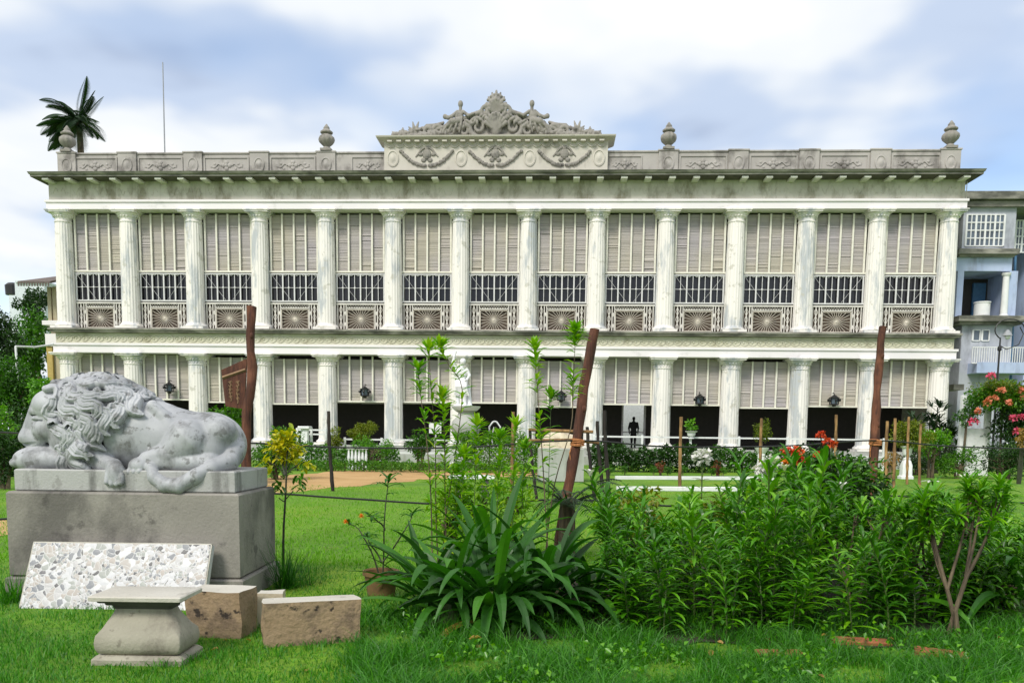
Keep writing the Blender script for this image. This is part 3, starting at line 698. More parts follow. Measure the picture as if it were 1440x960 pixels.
for j in range(24):
    x = -5.75+j*0.5; k.box(x-0.13, x+0.13, PF-0.52, PF-0.2, 17.34, 17.42)
    k.tube([(x-0.25, PF-0.24, 17.26), (x-0.12, PF-0.25, 17.15), (x, PF-0.25, 17.11), (x+0.12, PF-0.25, 17.15), (x+0.25, PF-0.24, 17.26)], 0.035, 4)
pb('lambrequin', M['block'], k, blk)
# rods on the roof
k = MB(); k.tube([(0, 0, 0), (0.06, 0, 5.2)], [0.05, 0.03], 6)
pt_ = pt(231, 207, 51.0)
pb('roof_mast', M['metal'], k, loc=(pt_.x, pt_.y, 15.6)).scale.z = (zat(233, 93, 51.0)-15.6)/5.2
k = MB(); k.tube([(0, 0, 0), (0, 0, 1.9)], 0.03, 6)
p2 = pt(347, 207, 51.0); pb('roof_mast', M['metal'], k, loc=(p2.x, p2.y, 15.6))

# ------------------------------------------------------------------ signed distance sculpting (for carved stone)
class SDF:
    def __init__(s, lo, hi, h):
        s.lo = np.array(lo, float); s.h = h; s.n = np.ceil((np.array(hi)-s.lo)/h).astype(int)+1
        s.d = np.full(s.n, 0.5, np.float32)
    def _blk(s, lo, hi):
        a = np.clip(np.floor((lo-s.lo)/s.h).astype(int), 0, s.n); b = np.clip(np.ceil((hi-s.lo)/s.h).astype(int)+1, 0, s.n)
        if np.any(b-a < 1): return None, None
        sl = tuple(slice(a[i], b[i]) for i in range(3))
        ax = [s.lo[i]+s.h*np.arange(a[i], b[i]) for i in range(3)]
        return sl, np.meshgrid(*ax, indexing='ij', sparse=True)
    def _put(s, sl, v, k, sub):
        d = s.d[sl]; v = v.astype(np.float32)
        if sub:
            v = -v; m = np.maximum(d, v)
            if k > 0: hh = np.maximum(k-np.abs(d-v), 0)/k; m = m+hh*hh*k/4
        else:
            m = np.minimum(d, v)
            if k > 0: hh = np.maximum(k-np.abs(d-v), 0)/k; m = m-hh*hh*k/4
        s.d[sl] = m
    def ell(s, c, r, k=0.02, rot=None, sub=False):
        c = np.array(c, float); r = np.array(r, float); R_ = max(r) if rot is not None else r
        sl, X = s._blk(c-R_-k-3*s.h, c+R_+k+3*s.h)
        if sl is None: return
        P = [X[i]-c[i] for i in range(3)]
        if rot is not None:
            m_ = np.array(Matrix.Rotation(rot[1], 3, rot[0]))
            P = [m_[0, i]*P[0]+m_[1, i]*P[1]+m_[2, i]*P[2] for i in range(3)]
        k0 = np.sqrt((P[0]/r[0])**2+(P[1]/r[1])**2+(P[2]/r[2])**2); k1 = np.sqrt((P[0]/r[0]**2)**2+(P[1]/r[1]**2)**2+(P[2]/r[2]**2)**2)
        s._put(sl, k0*(k0-1)/np.maximum(k1, 1e-6), k, sub)
    def cap(s, a, b, ra, rb, k=0.02, sub=False):
        a = np.array(a, float); b = np.array(b, float); rm = max(ra, rb)+k+3*s.h
        sl, X = s._blk(np.minimum(a, b)-rm, np.maximum(a, b)+rm)
        if sl is None: return
        ab = b-a; L = max(ab@ab, 1e-12)
        P = [X[i]-a[i] for i in range(3)]
        t_ = np.clip((P[0]*ab[0]+P[1]*ab[1]+P[2]*ab[2])/L, 0, 1)
        v = np.sqrt((P[0]-t_*ab[0])**2+(P[1]-t_*ab[1])**2+(P[2]-t_*ab[2])**2)-(ra+(rb-ra)*t_)
        s._put(sl, v, k, sub)
    def line(s, pts, rad, k=0.01, sub=False):
        for i in range(len(pts)-1):
            r0 = rad[i] if hasattr(rad, '__len__') else rad; r1 = rad[i+1] if hasattr(rad, '__len__') else rad
            s.cap(pts[i], pts[i+1], r0, r1, k, sub)
    def mesh(s):
        d = s.d; n = d.shape; ins = d < 0
        cnt = np.zeros([q-1 for q in n], np.int8)
        offs = [(i, j, k) for i in (0, 1) for j in (0, 1) for k in (0, 1)]
        for o in offs: cnt += ins[o[0]:n[0]-1+o[0], o[1]:n[1]-1+o[1], o[2]:n[2]-1+o[2]]
        I = np.argwhere((cnt > 0) & (cnt < 8)); idx = np.full([q-1 for q in n], -1, np.int64); idx[tuple(I.T)] = np.arange(len(I))
        acc = np.zeros((len(I), 3)); c = np.zeros(len(I))
        D = {o: d[I[:, 0]+o[0], I[:, 1]+o[1], I[:, 2]+o[2]] for o in offs}
        for o in offs:
            for a in range(3):
                if o[a]: continue
                q = list(o); q[a] = 1; q = tuple(q); m_ = (D[o] < 0) != (D[q] < 0)
                t_ = np.where(m_, D[o]/np.where(m_, D[o]-D[q], 1), 0); p = np.tile(np.array(o, float), (len(I), 1)); p[:, a] = t_
                acc[m_] += p[m_]; c[m_] += 1
        V = s.lo+s.h*(I+acc/c[:, None]); Fs = []
        for a in range(3):
            b_, c_ = (a+1) % 3, (a+2) % 3
            s0 = [slice(None)]*3; s1 = [slice(None)]*3; s0[a] = slice(0, n[a]-1); s1[a] = slice(1, n[a])
            E = np.argwhere(ins[tuple(s0)] != ins[tuple(s1)])
            E = E[(E[:, b_] > 0) & (E[:, c_] > 0) & (E[:, b_] < n[b_]-1) & (E[:, c_] < n[c_]-1)]
            def g(db, dc):
                q = E.copy(); q[:, b_] += db; q[:, c_] += dc; return idx[tuple(q.T)]
            Q = np.stack([g(-1, -1), g(0, -1), g(0, 0), g(-1, 0)], 1)
            inn = ins[tuple(E.T)]; Q[~inn] = Q[~inn][:, ::-1]; Fs.append(Q)
        Fq = np.concatenate(Fs); return V, Fq[(Fq >= 0).all(1)]
def spiral(cx, cz, r0, r1, a0, turns, y, n=22):
    return [(cx+(r0+(r1-r0)*i/n)*math.cos(a0+turns*2*math.pi*i/n), y, cz+(r0+(r1-r0)*i/n)*math.sin(a0+turns*2*math.pi*i/n)) for i in range(n+1)]
# carved crest (mirrored halves)
cr = SDF((-6.2, -0.55, -0.12), (6.2, 0.5, 2.5), 0.029)
for sx in (-1, 1):
    def X(pts): return [(sx*p[0], p[1], p[2]) for p in pts]
    cr.line(X([(0, 0, 0.05), (5.6, 0, 0.02)]), [0.16, 0.08], 0.05)
    cr.ell((0, -0.08, 0.62), (0.34, 0.22, 0.55), 0.05)
    for j in range(5):                                   # shell of the cartouche
        a = math.pi/2+sx*j*0.28; cr.cap((0, -0.2, 0.3), (0.62*math.cos(a), -0.26, 0.35+0.72*math.sin(a)), 0.05, 0.10, 0.03)
    for j, (a, L) in enumerate([(0.0, 0.98), (0.28, 0.92), (0.6, 0.84), (0.95, 0.74), (1.3, 0.66)]):   # palmette
        tip = (sx*L*math.sin(a)*0.9, -0.05, 1.22+L*math.cos(a))
        cr.line(X([(0, -0.02, 1.12), (L*0.55*math.sin(a), -0.16, 1.22+L*0.55*math.cos(a)), (abs(tip[0]), -0.02, tip[2])]), [0.13, 0.12, 0.05], 0.03)
        for u in (0.5, 0.78): cr.ell((sx*(L*u*math.sin(a)*0.93+0.08), -0.10, 1.22+L*u*math.cos(a)), (0.10, 0.1, 0.08), 0.02)
    cr.line(X(spiral(0.98, 0.55, 0.50, 0.14, -1.4, 1.25, -0.1)), [0.13-0.003*i for i in range(23)], 0.03)
    cr.line(X(spiral(0.55, 1.18, 0.34, 0.10, 2.6, -1.1, -0.12)), 0.085, 0.03)
    cr.line(X([(0.3, 0, 1.0), (0.8, -0.05, 1.22), (1.3, 0, 1.10), (1.7, 0, 0.95)]), [0.1, 0.13, 0.12, 0.1], 0.04)
    # reclining figure
    cr.ell((sx*2.02, -0.05, 0.98), (0.25, 0.2, 0.30), 0.06); cr.ell((sx*1.95, -0.05, 1.60), (0.135, 0.14, 0.165), 0.02)
    cr.cap((sx*1.95, -0.05, 1.26), (sx*1.95, -0.05, 1.48), 0.10, 0.075, 0.05)
    cr.line(X([(1.80, -0.1, 1.22), (1.5, -0.2, 1.02), (1.2, -0.2, 1.12)]), [0.09, 0.075, 0.06], 0.04)
    cr.line(X([(2.12, -0.1, 1.22), (2.40, -0.15, 1.0), (2.62, -0.1, 0.95), (2.8, -0.05, 1.02)]), [0.09, 0.09, 0.09, 0.12], 0.04)
    cr.line(X([(2.0, -0.15, 0.80), (2.4, -0.25, 0.72), (2.75, -0.15, 0.52), (3.25, -0.1, 0.42)]), [0.17, 0.15, 0.11, 0.07], 0.05)
    for j in range(4): cr.line(X([(1.85+j*0.2, -0.2, 0.95-j*0.1), (1.9+j*0.25, -0.28, 0.55), (2.0+j*0.3, -0.2, 0.25)]), [0.05, 0.06, 0.04], 0.02)
    for cx_, cz_, r0, a0, tn in ((1.75, 0.36, 0.30, 0.4, 1.2), (2.45, 0.34, 0.28, 2.8, -1.2), (3.15, 0.33, 0.30, 0.2, 1.2), (3.75, 0.30, 0.24, 3.0, -1.1)):
        cr.line(X(spiral(cx_, cz_, r0, 0.08, a0, tn, -0.10)), [0.10-0.0025*i for i in range(23)], 0.03)
    cr.line(X([(2.9, 0, 0.75), (3.3, -0.05, 0.62), (3.8, -0.05, 0.60), (4.1, 0, 0.42)]), [0.07, 0.09, 0.08, 0.06], 0.03)
    for cx_, n_, L in ((4.42, 6, 0.86), (5.12, 5, 0.52), (5.6, 4, 0.26)):
        for j in range(n_):
            a = (j/(n_-1)-0.5)*2.0; LL = L*(1-0.35*abs(a))
            cr.line(X([(cx_, 0, 0.05), (cx_+LL*0.5*math.sin(a), -0.12, 0.1+LL*0.5*math.cos(a)), (cx_+LL*math.sin(a), -0.02, LL*math.cos(a))]), [0.10, 0.09, 0.035], 0.02)
    for x, zt_ in ((0.35, 1.25), (0.7, 1.15), (1.05, 1.05), (1.4, 0.98), (1.8, 0.95), (2.2, 0.80), (2.6, 0.86), (3.0, 0.74), (3.4, 0.60), (3.8, 0.50), (4.25, 0.56), (4.7, 0.40), (5.1, 0.36), (5.5, 0.18)):
        cr.ell((sx*x, 0.12, 0.02), (0.30, 0.16, zt_), 0.05)          # solid ground behind the carving
    for j in range(60):
        x = 0.3+5.3*((j*0.618) % 1); top = max(0.15, 1.25-0.22*x); z_ = 0.08+top*((j*0.377) % 1)
        cr.ell((sx*x, -0.12, z_), (0.15, 0.14, 0.085), 0.015, ('Y', sx*(j*1.3 % 3)))
        cr.cap((sx*x, -0.18, z_), (sx*(x+0.22), -0.10, z_+0.12*math.sin(j)), 0.06, 0.03, 0.015)
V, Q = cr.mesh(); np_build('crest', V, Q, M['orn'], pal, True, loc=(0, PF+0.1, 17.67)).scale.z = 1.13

# ================================================================== FOREGROUND STONES AND LION
RZ = -YAW
def frame(px, py, dist): return pt(px, py, dist)
P0 = pt(14, 812, 7.5); PZ0 = zat(175, 812, 7.5); PZ1 = zat(175, 691, 7.5); PZ2 = zat(175, 660, 7.55)
PW = 2.113
ped = thing('pedestal', 'large weathered grey stone block pedestal carrying the sleeping lion', 'pedestal', (P0.x, P0.y, 0), RZ)
k = MB(); k.box(0, PW, 0, 1.12, PZ0, PZ1-0.002, 0.018)
k.build('block', M['pedestal'], ped)
k = MB(); k.box(-0.03, PW+0.035, -0.03, 1.15, -0.1, PZ0-0.002, 0.015)
k.build('footing', M['pedestal'], ped)
plx = thing('stone_plinth', 'thin pale grey stone base slab between the lion and its pedestal', 'plinth', (P0.x, P0.y, 0), RZ)
k = MB(); k.box(0.055, PW-0.05, 0.05, 1.05, PZ1, PZ2, 0.012)
o = k.build('slab', M['plinth'], plx)
# --- the sleeping lion, modelled in view units of 1/143 m (X right, D depth, Z up from the plinth top)
LS = 1/143.0
L = SDF((-12, -98, -40), (345, 66, 152), 0.8)
B = 14
L.ell((165, 0, 50), (88, 44, 50), B); L.ell((128, 0, 62), (60, 48, 58), B)
L.ell((225, 0, 44), (66, 42, 40), B); L.ell((276, 2, 38), (46, 44, 42), B)
L.cap((262, -36, 44), (238, -44, 22), 30, 19, 7); L.ell((272, -34, 34), (40, 19, 36), 5)         # near thigh
L.cap((296, -44, 12), (250, -50, 13), 13, 12, 5); L.cap((250, -50, 13), (206, -56, 11), 12, 9, 4)  # shank along the plinth
L.ell((198, -60, 6), (15, 11, 12), 4)
for j, x in enumerate((189, 197, 205)): L.cap((x, -62, 6), (x-3, -69, -3+j), 5.0, 4.6, 1.2)
L.cap((236, -46, 24), (206, -54, 16), 14, 9, 6)
L.cap((262, 36, 44), (225, 44, 14), 28, 16, 7)
L.cap((118, -40, 22), (140, -48, 8), 20, 12, 6); L.cap((140, -48, 8), (160, -62, 6), 11, 10, 4)   # near foreleg
L.ell((166, -68, -6), (13, 9.5, 17), 4)
for j, x in enumerate((157, 164, 171.5, 177)): L.cap((x, -72, -6), (x-0.5, -75, -18+abs(j-1.5)*2), 4.6, 4.2, 1.0)
L.line([(322, -12, 34), (321, -34, 14), (304, -58, 4), (286, -70, -6), (262, -76, -19), (240, -75, -18), (224, -71, -8), (215, -62, 5), (210, -58, 10)], [13, 11, 9.4, 8.2, 7.4, 7.0, 6.6, 6, 4], 5)
L.line([(205, -30, 96), (222, -31, 80), (238, -37, 60)], [3, 3, 3], 10)
L.ell((300, -26, 58), (18, 12, 14), 16)
# head and forepaws under the chin
L.ell((66, -10, 78), (32, 32, 36), 10)
L.cap((50, -16, 94), (31, -21, 54), 20, 13.5, 7); L.ell((31, -23, 46), (17, 17, 13), 6); L.ell((20.5, -22, 47), (5.5, 8.5, 5), 3)
L.ell((38, -34, 42), (13, 7, 9), 4); L.ell((54, -37, 58), (14, 9, 14), 7); L.ell((40, -22, 30), (15, 14, 8), 4); L.ell((50, -18, 24), (20, 18, 10), 5)
L.cap((37, -34, 86), (56, -41, 84), 4.2, 4.8, 4); L.ell((46, -38.5, 75), (8, 4.5, 4.2), 2)
L.cap((38, -40, 71.5), (55, -45, 71.5), 1.7, 1.3, 1.2, True); L.cap((37, -36, 80), (54, -43.5, 79), 1.8, 1.4, 1.5, True)
L.line([(17, -30, 38), (34, -42, 36), (54, -46, 38), (60, -46, 44)], [2.4, 2.3, 2.0, 1.2], 1.5, True); L.ell((19, -29, 44), (3.4, 3, 2.6), 1, None, True)
L.ell((38, -28, 12), (28, 20, 17), 8); L.ell((56, -34, 12), (40, 18, 14), 10); L.ell((40, 18, 12), (38, 20, 15), 8)
for j, y in enumerate((-42, -31, -20, -8)): L.cap((24, y, 14), (14, y-1, 8), 7.0, 6.4, 1.5)
for j, y in enumerate((8, 19, 29)): L.cap((14, y, 14), (6, y, 8), 7.0, 6.4, 1.5)
# mane mass
L.ell((100, 2, 76), (57, 43, 51), 10); L.ell((76, 0, 88), (34, 37, 32), 10); L.ell((96, -26, 44), (36, 24, 35), 10); L.ell((120, -18, 84), (46, 32, 40), 10)
L.ell((60, -24, 96), (22, 24, 20), 8)
base = L.d.copy()
def sval(p):
    q = np.clip(((np.array(p)-L.lo)/L.h), 1, np.array(base.shape)-3); i = q.astype(int); f = q-i; v = 0
    for a in (0, 1):
        for b_ in (0, 1):
            for c_ in (0, 1):
                v += base[i[0]+a, i[1]+b_, i[2]+c_]*(f[0] if a else 1-f[0])*(f[1] if b_ else 1-f[1])*(f[2] if c_ else 1-f[2])
    return v
def sgrad(p):
    e_ = 1.5; g_ = np.array([sval(np.add(p, d))-sval(np.subtract(p, d)) for d in ((e_, 0, 0), (0, e_, 0), (0, 0, e_))])
    return g_/max(np.linalg.norm(g_), 1e-6)
def project(p):
    p = np.array(p, float)
    for _ in range(6): p = p-sgrad(p)*np.clip(sval(p), -6, 6)
    return p
lr = random.Random(5); seeds = []
tries = 0
while len(seeds) < 95 and tries < 9000:
    tries += 1
    th = lr.uniform(0, 2*math.pi); ph = lr.uniform(-0.9, 1.5)
    p = np.array([100+80*math.cos(th)*math.cos(ph), 0+60*math.sin(th)*math.cos(ph), 72+70*math.sin(ph)])
    p = project(p)
    if p[0] > 158 or p[0] < 50 or p[2] < 22 or p[1] > 34: continue
    if p[1] < 4 and p[0] < 84-0.42*(p[2]-30)*(1 if p[2] < 90 else 0.75): continue       # leave the face bare
    if p[0] > 112 and p[2] < 100-(160-p[0])*1.6 and p[1] < 10: continue             # and the shoulder
    if any(np.linalg.norm((p-q)*np.array([0.85, 1, 1.0])) < 16 for q in seeds): continue
    seeds.append(p)
seeds.sort(key=lambda p: p[2]-0.25*p[0])
for sidx, p in enumerate(seeds):
    n_ = lr.randrange(9, 13); pts = []; st = 5.6
    q = p.copy(); amp = lr.uniform(0.85, 1.25); phs = p[0]*0.045-p[2]*0.06+lr.uniform(-0.5, 0.5)
    for i in range(n_):
        g_ = sgrad(q)
        up_ = min(1, max(0, (q[2]-78)/40))
        d = np.array([0.25+0.75*up_, -0.2*up_, -0.95+0.75*up_])
        d = d-g_*(d@g_); d /= max(np.linalg.norm(d), 1e-6)
        s_ = np.cross(g_, d); a_ = amp*math.sin(phs+i*0.78)
        dd = d*math.cos(a_)+s_*math.sin(a_); dd /= np.linalg.norm(dd); s2_ = np.cross(g_, dd)
        pts.append((q+g_*5.4, s2_, g_)); q = project(q+dd*st)
    r_ = lr.uniform(7.4, 9.6)
    rad = [r_*(0.7+0.45*math.sin(math.pi*(i+0.5)/n_)) if i < n_-3 else r_*(0.72, 0.52, 0.25)[i-n_+3] for i in range(n_)]
    L.line([a for a, _, _ in pts], rad, 0.4)
    for off in (-0.42, 0.02, 0.45):                         # grooves between the strands of the lock
        L.line([a+s_*off*rr_+g_*rr_*(1.0-0.25*abs(off)) for (a, s_, g_), rr_ in zip(pts, rad)], [rr_*0.25 for rr_ in rad], 0.5, True)
L.ell((130, -44, 44), (13, 12, 22), 3, None, True)
# tuft of belly hair and beard locks
for j in range(7): L.line([(212+j*3.2, -42, 40-j*3.5), (207+j*3, -47, 32-j*3.2), (209+j*3, -50, 24-j*3)], [3.4, 3, 1.2], 0.6)
for j in range(6): L.line([(132+j*2, -46+j, 26-j*2), (126+j*5, -52, 14), (130+j*6, -56, 5+j)], [4.5, 4.4, 2], 0.8)
V, Q = L.mesh()
xx = V[:, 0]; V[:, 0] = np.where(xx > 120, 120+(xx-120)*0.89, xx)
V[:, 2] = np.where(V[:, 2] > 0, V[:, 2]*0.885, V[:, 2])
V = V*LS
lm = pt(20, 658, 7.96-22*LS) + Vector((-math.sin(RZ), math.cos(RZ), 0))*22*LS
lion = np_build('lion_statue', V, Q, M['marble'], None, True, loc=(lm.x, lm.y, PZ2-0.004)); lion.rotation_euler = (0, 0, RZ)
tag(lion, 'grey marble statue of a sleeping lion with curly mane lying on a stone pedestal', 'lion statue')
# --- mosaic slab leaning on the pedestal
bl, br_, tl, tr = pt(25, 858, 7.12), pt(284, 860, 7.12), pt(40, 761, 7.34), pt(293, 757, 7.34)
sl_ = thing('mosaic_slab', 'broad slab faced with broken white and grey tile mosaic leaning on the pedestal', 'mosaic slab', (bl.x, bl.y, 0), RZ)
wv = (br_-bl).length; hv = (tl-bl).length; tilt = math.asin(min(0.9, (tl.y-bl.y)/hv))
def slabbox(x0, x1, y0, y1, z0, z1, bev=0.0):
    k = MB(); k.box(x0, x1, y0, y1, z0, z1, bev)
    k.v = [(x, y*math.cos(tilt)+z*math.sin(tilt), z*math.cos(tilt)-y*math.sin(tilt)+bl.z) for x, y, z in k.v]; return k
slabbox(0.012, wv-0.012, 0.0, 0.02, 0.0, hv-0.012).build('mosaic_face', M['mosaic'], sl_)
slabbox(0, wv, 0.0205, 0.075, -0.08, hv, 0.006).build('backing_slab', M['concrete'], sl_)
k = slabbox(0, 0.012, 0.004, 0.02, -0.05, hv); o2 = slabbox(wv-0.012, wv, 0.004, 0.02, -0.05, hv); k.add(o2.v, o2.f); o2 = slabbox(0, wv, 0.004, 0.02, hv-0.012, hv); k.add(o2.v, o2.f)
k.build('edge_strip', M['palecap'], sl_)
# --- small stone pedestal in front
fl_, fr_ = pt(127, 934, 5.42), pt(256, 936, 5.42)
sp_ = thing('stone_pedestal', 'small squat tan stone pedestal with flat cap and bulging waist on the grass', 'pedestal', (fl_.x, fl_.y, 0), RZ)
def sq_loft(name, mat, prof, W, D, rnd=0.06):
    k = MB(); seg = []
    for ins, z in prof:
        r = rnd if ins > 0.03 else 0.012
        pts = []
        for cx_, cy_, a0 in ((W-ins-r, ins+r, -90), (W-ins-r, D-ins-r, 0), (ins+r, D-ins-r, 90), (ins+r, ins+r, 180)):
            for q in range(5):
                a = R(a0+q*22.5); pts.append((cx_+r*math.cos(a), cy_+r*math.sin(a), z))
        seg.append(pts)
    n = len(seg[0])
    for i, pts in enumerate(seg): k.v += pts
    for i in range(len(seg)-1):
        for q in range(n): k.f.append((i*n+q, i*n+(q+1) % n, (i+1)*n+(q+1) % n, (i+1)*n+q))
    k.f.append(tuple(range(n-1, -1, -1))); k.f.append(tuple((len(seg)-1)*n+q for q in range(n)))
    return autosmooth(k.build(name, mat, sp_), 40)
W_ = (fr_-fl_).length; zb = 0.0; ht = zat(190, 837, 5.42); D_ = 0.38
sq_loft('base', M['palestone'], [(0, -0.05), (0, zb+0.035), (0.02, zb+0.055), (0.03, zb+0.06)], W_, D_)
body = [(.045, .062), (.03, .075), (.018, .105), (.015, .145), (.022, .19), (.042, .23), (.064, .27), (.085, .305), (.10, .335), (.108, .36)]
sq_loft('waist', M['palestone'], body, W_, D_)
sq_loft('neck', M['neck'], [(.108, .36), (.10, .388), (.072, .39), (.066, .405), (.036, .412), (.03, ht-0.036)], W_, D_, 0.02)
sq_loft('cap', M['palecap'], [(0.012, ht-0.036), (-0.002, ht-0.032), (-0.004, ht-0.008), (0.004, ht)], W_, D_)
# --- broken stone blocks
def stone_block(name, label, pts_px, dist, depth, mat, capmat, zb=-0.04, rz=RZ, skew=0.0, seed=1):
    (xl, yt), (xr, yb_) = pts_px
    a, c = pt(xl, yb_, dist), pt(xr, yb_, dist); ztop = zat((xl+xr)/2, yt, dist); W = (c-a).length
    t0 = thing(name, label, 'stone block', (a.x, a.y, 0), rz)
    rr = random.Random(seed); bm = MB()
    nx, nz, ny = 14, 7, 9
    def jit(x, y, z):
        f = lambda u, v, w: math.sin(u*13.1+seed)*math.sin(v*17.3+seed*2)*math.sin(w*15.7+1+seed)
        return (x+0.012*f(x, y, z)+skew*y, y+0.014*f(z, x, y), z+0.007*f(y, z, x))
    def gridface(fn, nu, nv):
        o_ = len(bm.v)
        for i in range(nu+1):
            for j in range(nv+1): bm.v.append(jit(*fn(i/nu, j/nv)))
        for i in range(nu):
            for j in range(nv): bm.f.append((o_+i*(nv+1)+j, o_+(i+1)*(nv+1)+j, o_+(i+1)*(nv+1)+j+1, o_+i*(nv+1)+j+1))
    gridface(lambda u, v: (u*W, 0, zb+v*(ztop-zb)), nx, nz); gridface(lambda u, v: (W-u*W, depth, zb+v*(ztop-zb)), nx, nz)
    gridface(lambda u, v: (W, u*depth, zb+v*(ztop-zb)), ny, nz); gridface(lambda u, v: (0, depth-u*depth, zb+v*(ztop-zb)), ny, nz)
    bm.build('rough_side', mat, t0)
    bm = MB(); gridface(lambda u, v: (u*W, v*depth, ztop), nx, ny); bm.build('dressed_top', capmat, t0)
    return t0
stone_block('stone_block', 'rough brown stone block lying behind the small squat pedestal', ((262, 830), (342, 895)), 6.2, 0.30, M['brownstone'], M['palecap'], skew=0.0, rz=RZ-0.10, seed=2)
stone_block('stone_block', 'dressed pale stone slab end between two brown stone blocks', ((362, 833), (398, 890)), 6.55, 0.16, M['tanstone'], M['palecap'], skew=-0.1, seed=3)
stone_block('stone_block', 'pitted brown stone block lying nearest the potted plant', ((373, 848), (506, 910)), 5.92, 0.20, M['brownstone'], M['palecap'], skew=-0.1, rz=RZ+0.30, seed=5)

# ================================================================== BACKGROUND: houses, trees
def pl(px, py, Y):
    d = ray(px, py); t_ = (Y-CAM[1])/d[1]; return Vector(CAM+d*t_)
def pbox(mb, x0, x1, y0, y1, Y, dep, out=0.0):
    """box on the plane y=Y whose front spans the given view rectangle; dep runs back, out forward"""
    a = pl(x0, y1, Y); c = pl(x1, y0, Y); mb.box(a.x, c.x, Y-out, Y+dep, a.z, c.z); return mb
hs = thing('town_house', 'blue white two storey house with white grid windows and columned loggia beside the mansion', 'house', (0, 0, 0))
HY = 2.2
k = MB(); pbox(k, 1352, 1430, 292, 352, HY, 7); k.build('upper_wall', M['greywall'], hs)
k = MB(); pbox(k, 1341, 1500, 272, 283, HY, 8, 0.5); pbox(k, 1341, 1500, 284, 292, HY, 7.5, 0.25); k.build('roof_slab', M['cornice'], hs)
k = MB(); pbox(k, 1432, 1500, 292, 620, HY+1.4, 7); k.build('side_wall', M['bluewall'], hs)
def grid_window(x0, x1, y0, y1, Y, nx, ny, name='window'):
    k = MB(); a = pl(x0, y1, Y); c = pl(x1, y0, Y); W, H = c.x-a.x, c.z-a.z
    for i in range(nx+1):
        x = a.x+W*i/nx; t_ = 0.05 if i % 2 == 0 else 0.025; k.box(x-t_, x+t_, Y-0.06, Y-0.005, a.z, c.z)
    for j in range(ny+1):
        z = a.z+H*j/ny; k.box(a.x, c.x, Y-0.05, Y-0.01, z-0.03, z+0.03)
    f = k.build(name, M['whitepaint'], hs)
    k = MB(); k.box(a.x, c.x, Y-0.004, Y+0.02, a.z, c.z); k.build('pane', M['glasspale'], f)
    return f
M['glasspale'] = plain('pale_glass', (0.10, 0.13, 0.17), 0.15, 0.5, 1.2)
grid_window(1357, 1413, 302, 346, HY, 8, 4); grid_window(1426, 1448, 310, 355, HY+1.35, 4, 4)
k = MB(); pbox(k, 1343, 1428, 352, 359, HY, 3, 0.45); pbox(k, 1346, 1424, 359, 362, HY, 3, 0.25); k.build('ledge', M['cornice'], hs)
k = MB(); pbox(k, 1343, 1424, 362, 381, HY, 3); pbox(k, 1343, 1356, 381, 446, HY, 3); pbox(k, 1416, 1432, 381, 446, HY, 3); k.build('loggia_wall', M['bluewall'], hs)
k = MB(); pbox(k, 1343, 1424, 381, 446, HY+2.4, 0.2); k.build('loggia_back', M['interior'], hs)
k = MB(); pbox(k, 1366, 1387, 398, 446, HY+2.2, 0.15); k.build('loggia_door', M['bluepaint'], hs)
a = pl(1411, 446, HY-0.05); c = pl(1411, 384, HY-0.05)
k = MB(); k.lathe([(0.24, 0), (0.24, 0.12), (0.19, 0.16), (0.165, c.z-a.z-0.2), (0.24, c.z-a.z-0.1), (0.25, c.z-a.z)], 18, (a.x, a.y, a.z)); autosmooth(k.build('loggia_column', M['whitepaint'], hs))
k = MB(); pbox(k, 1341, 1438, 446, 453, HY, 3, 0.6); pbox(k, 1345, 1432, 453, 457, HY, 3, 0.35); k.build('ledge', M['cornice'], hs)
k = MB(); pbox(k, 1341, 1424, 457, 640, HY, 3); k.build('lower_wall', M['greywall'], hs)
for x0, x1 in ((1367, 1378), (1380, 1391)): grid_window(x0, x1, 464, 479, HY, 1, 1)
k = MB()
a = pl(1366, 512, HY-1.0); c = pl(1460, 488, HY-1.0)
k.box(a.x, c.x, HY-1.02, HY-0.97, c.z-0.05, c.z); k.box(a.x, c.x, HY-1.02, HY-0.97, a.z+0.04, a.z+0.09)
x = a.x
while x < c.x: k.box(x, x+0.035, HY-1.01, HY-0.98, a.z+0.09, c.z-0.05); x += 0.13
k.build('balcony_railing', M['whitepaint'], hs)
k = MB(); pbox(k, 1360, 1460, 512, 526, HY, 0.2, 1.05); k.build('balcony_slab', M['bluewall'], hs)
k = MB(); a = pl(1428, 446, HY+0.6); c = pl(1428, 360, HY+0.6); k.tube([(a.x, a.y, a.z-4), (c.x, c.y, c.z)], 0.07, 8); k.build('drain_pipe', M['bluepaint'], hs)
k = MB(); pbox(k, 1341, 1356, 540, 548, HY-1.5, 1.5); k.build('canopy', M['cornice'], hs)
dr = MB(); a = pl(1380, 446, HY+0.3); dr.lathe([(0.36, 0), (0.42, 0.08), (0.42, 0.75), (0.45, 0.78), (0.45, 0.85), (0.38, 0.85), (0.38, 0.8)], 20, (0, 0, 0))
tag(autosmooth(dr.build('water_drum', M['whitepaint'], loc=a)), 'white round drum standing in the dark loggia of the blue white house', 'drum')
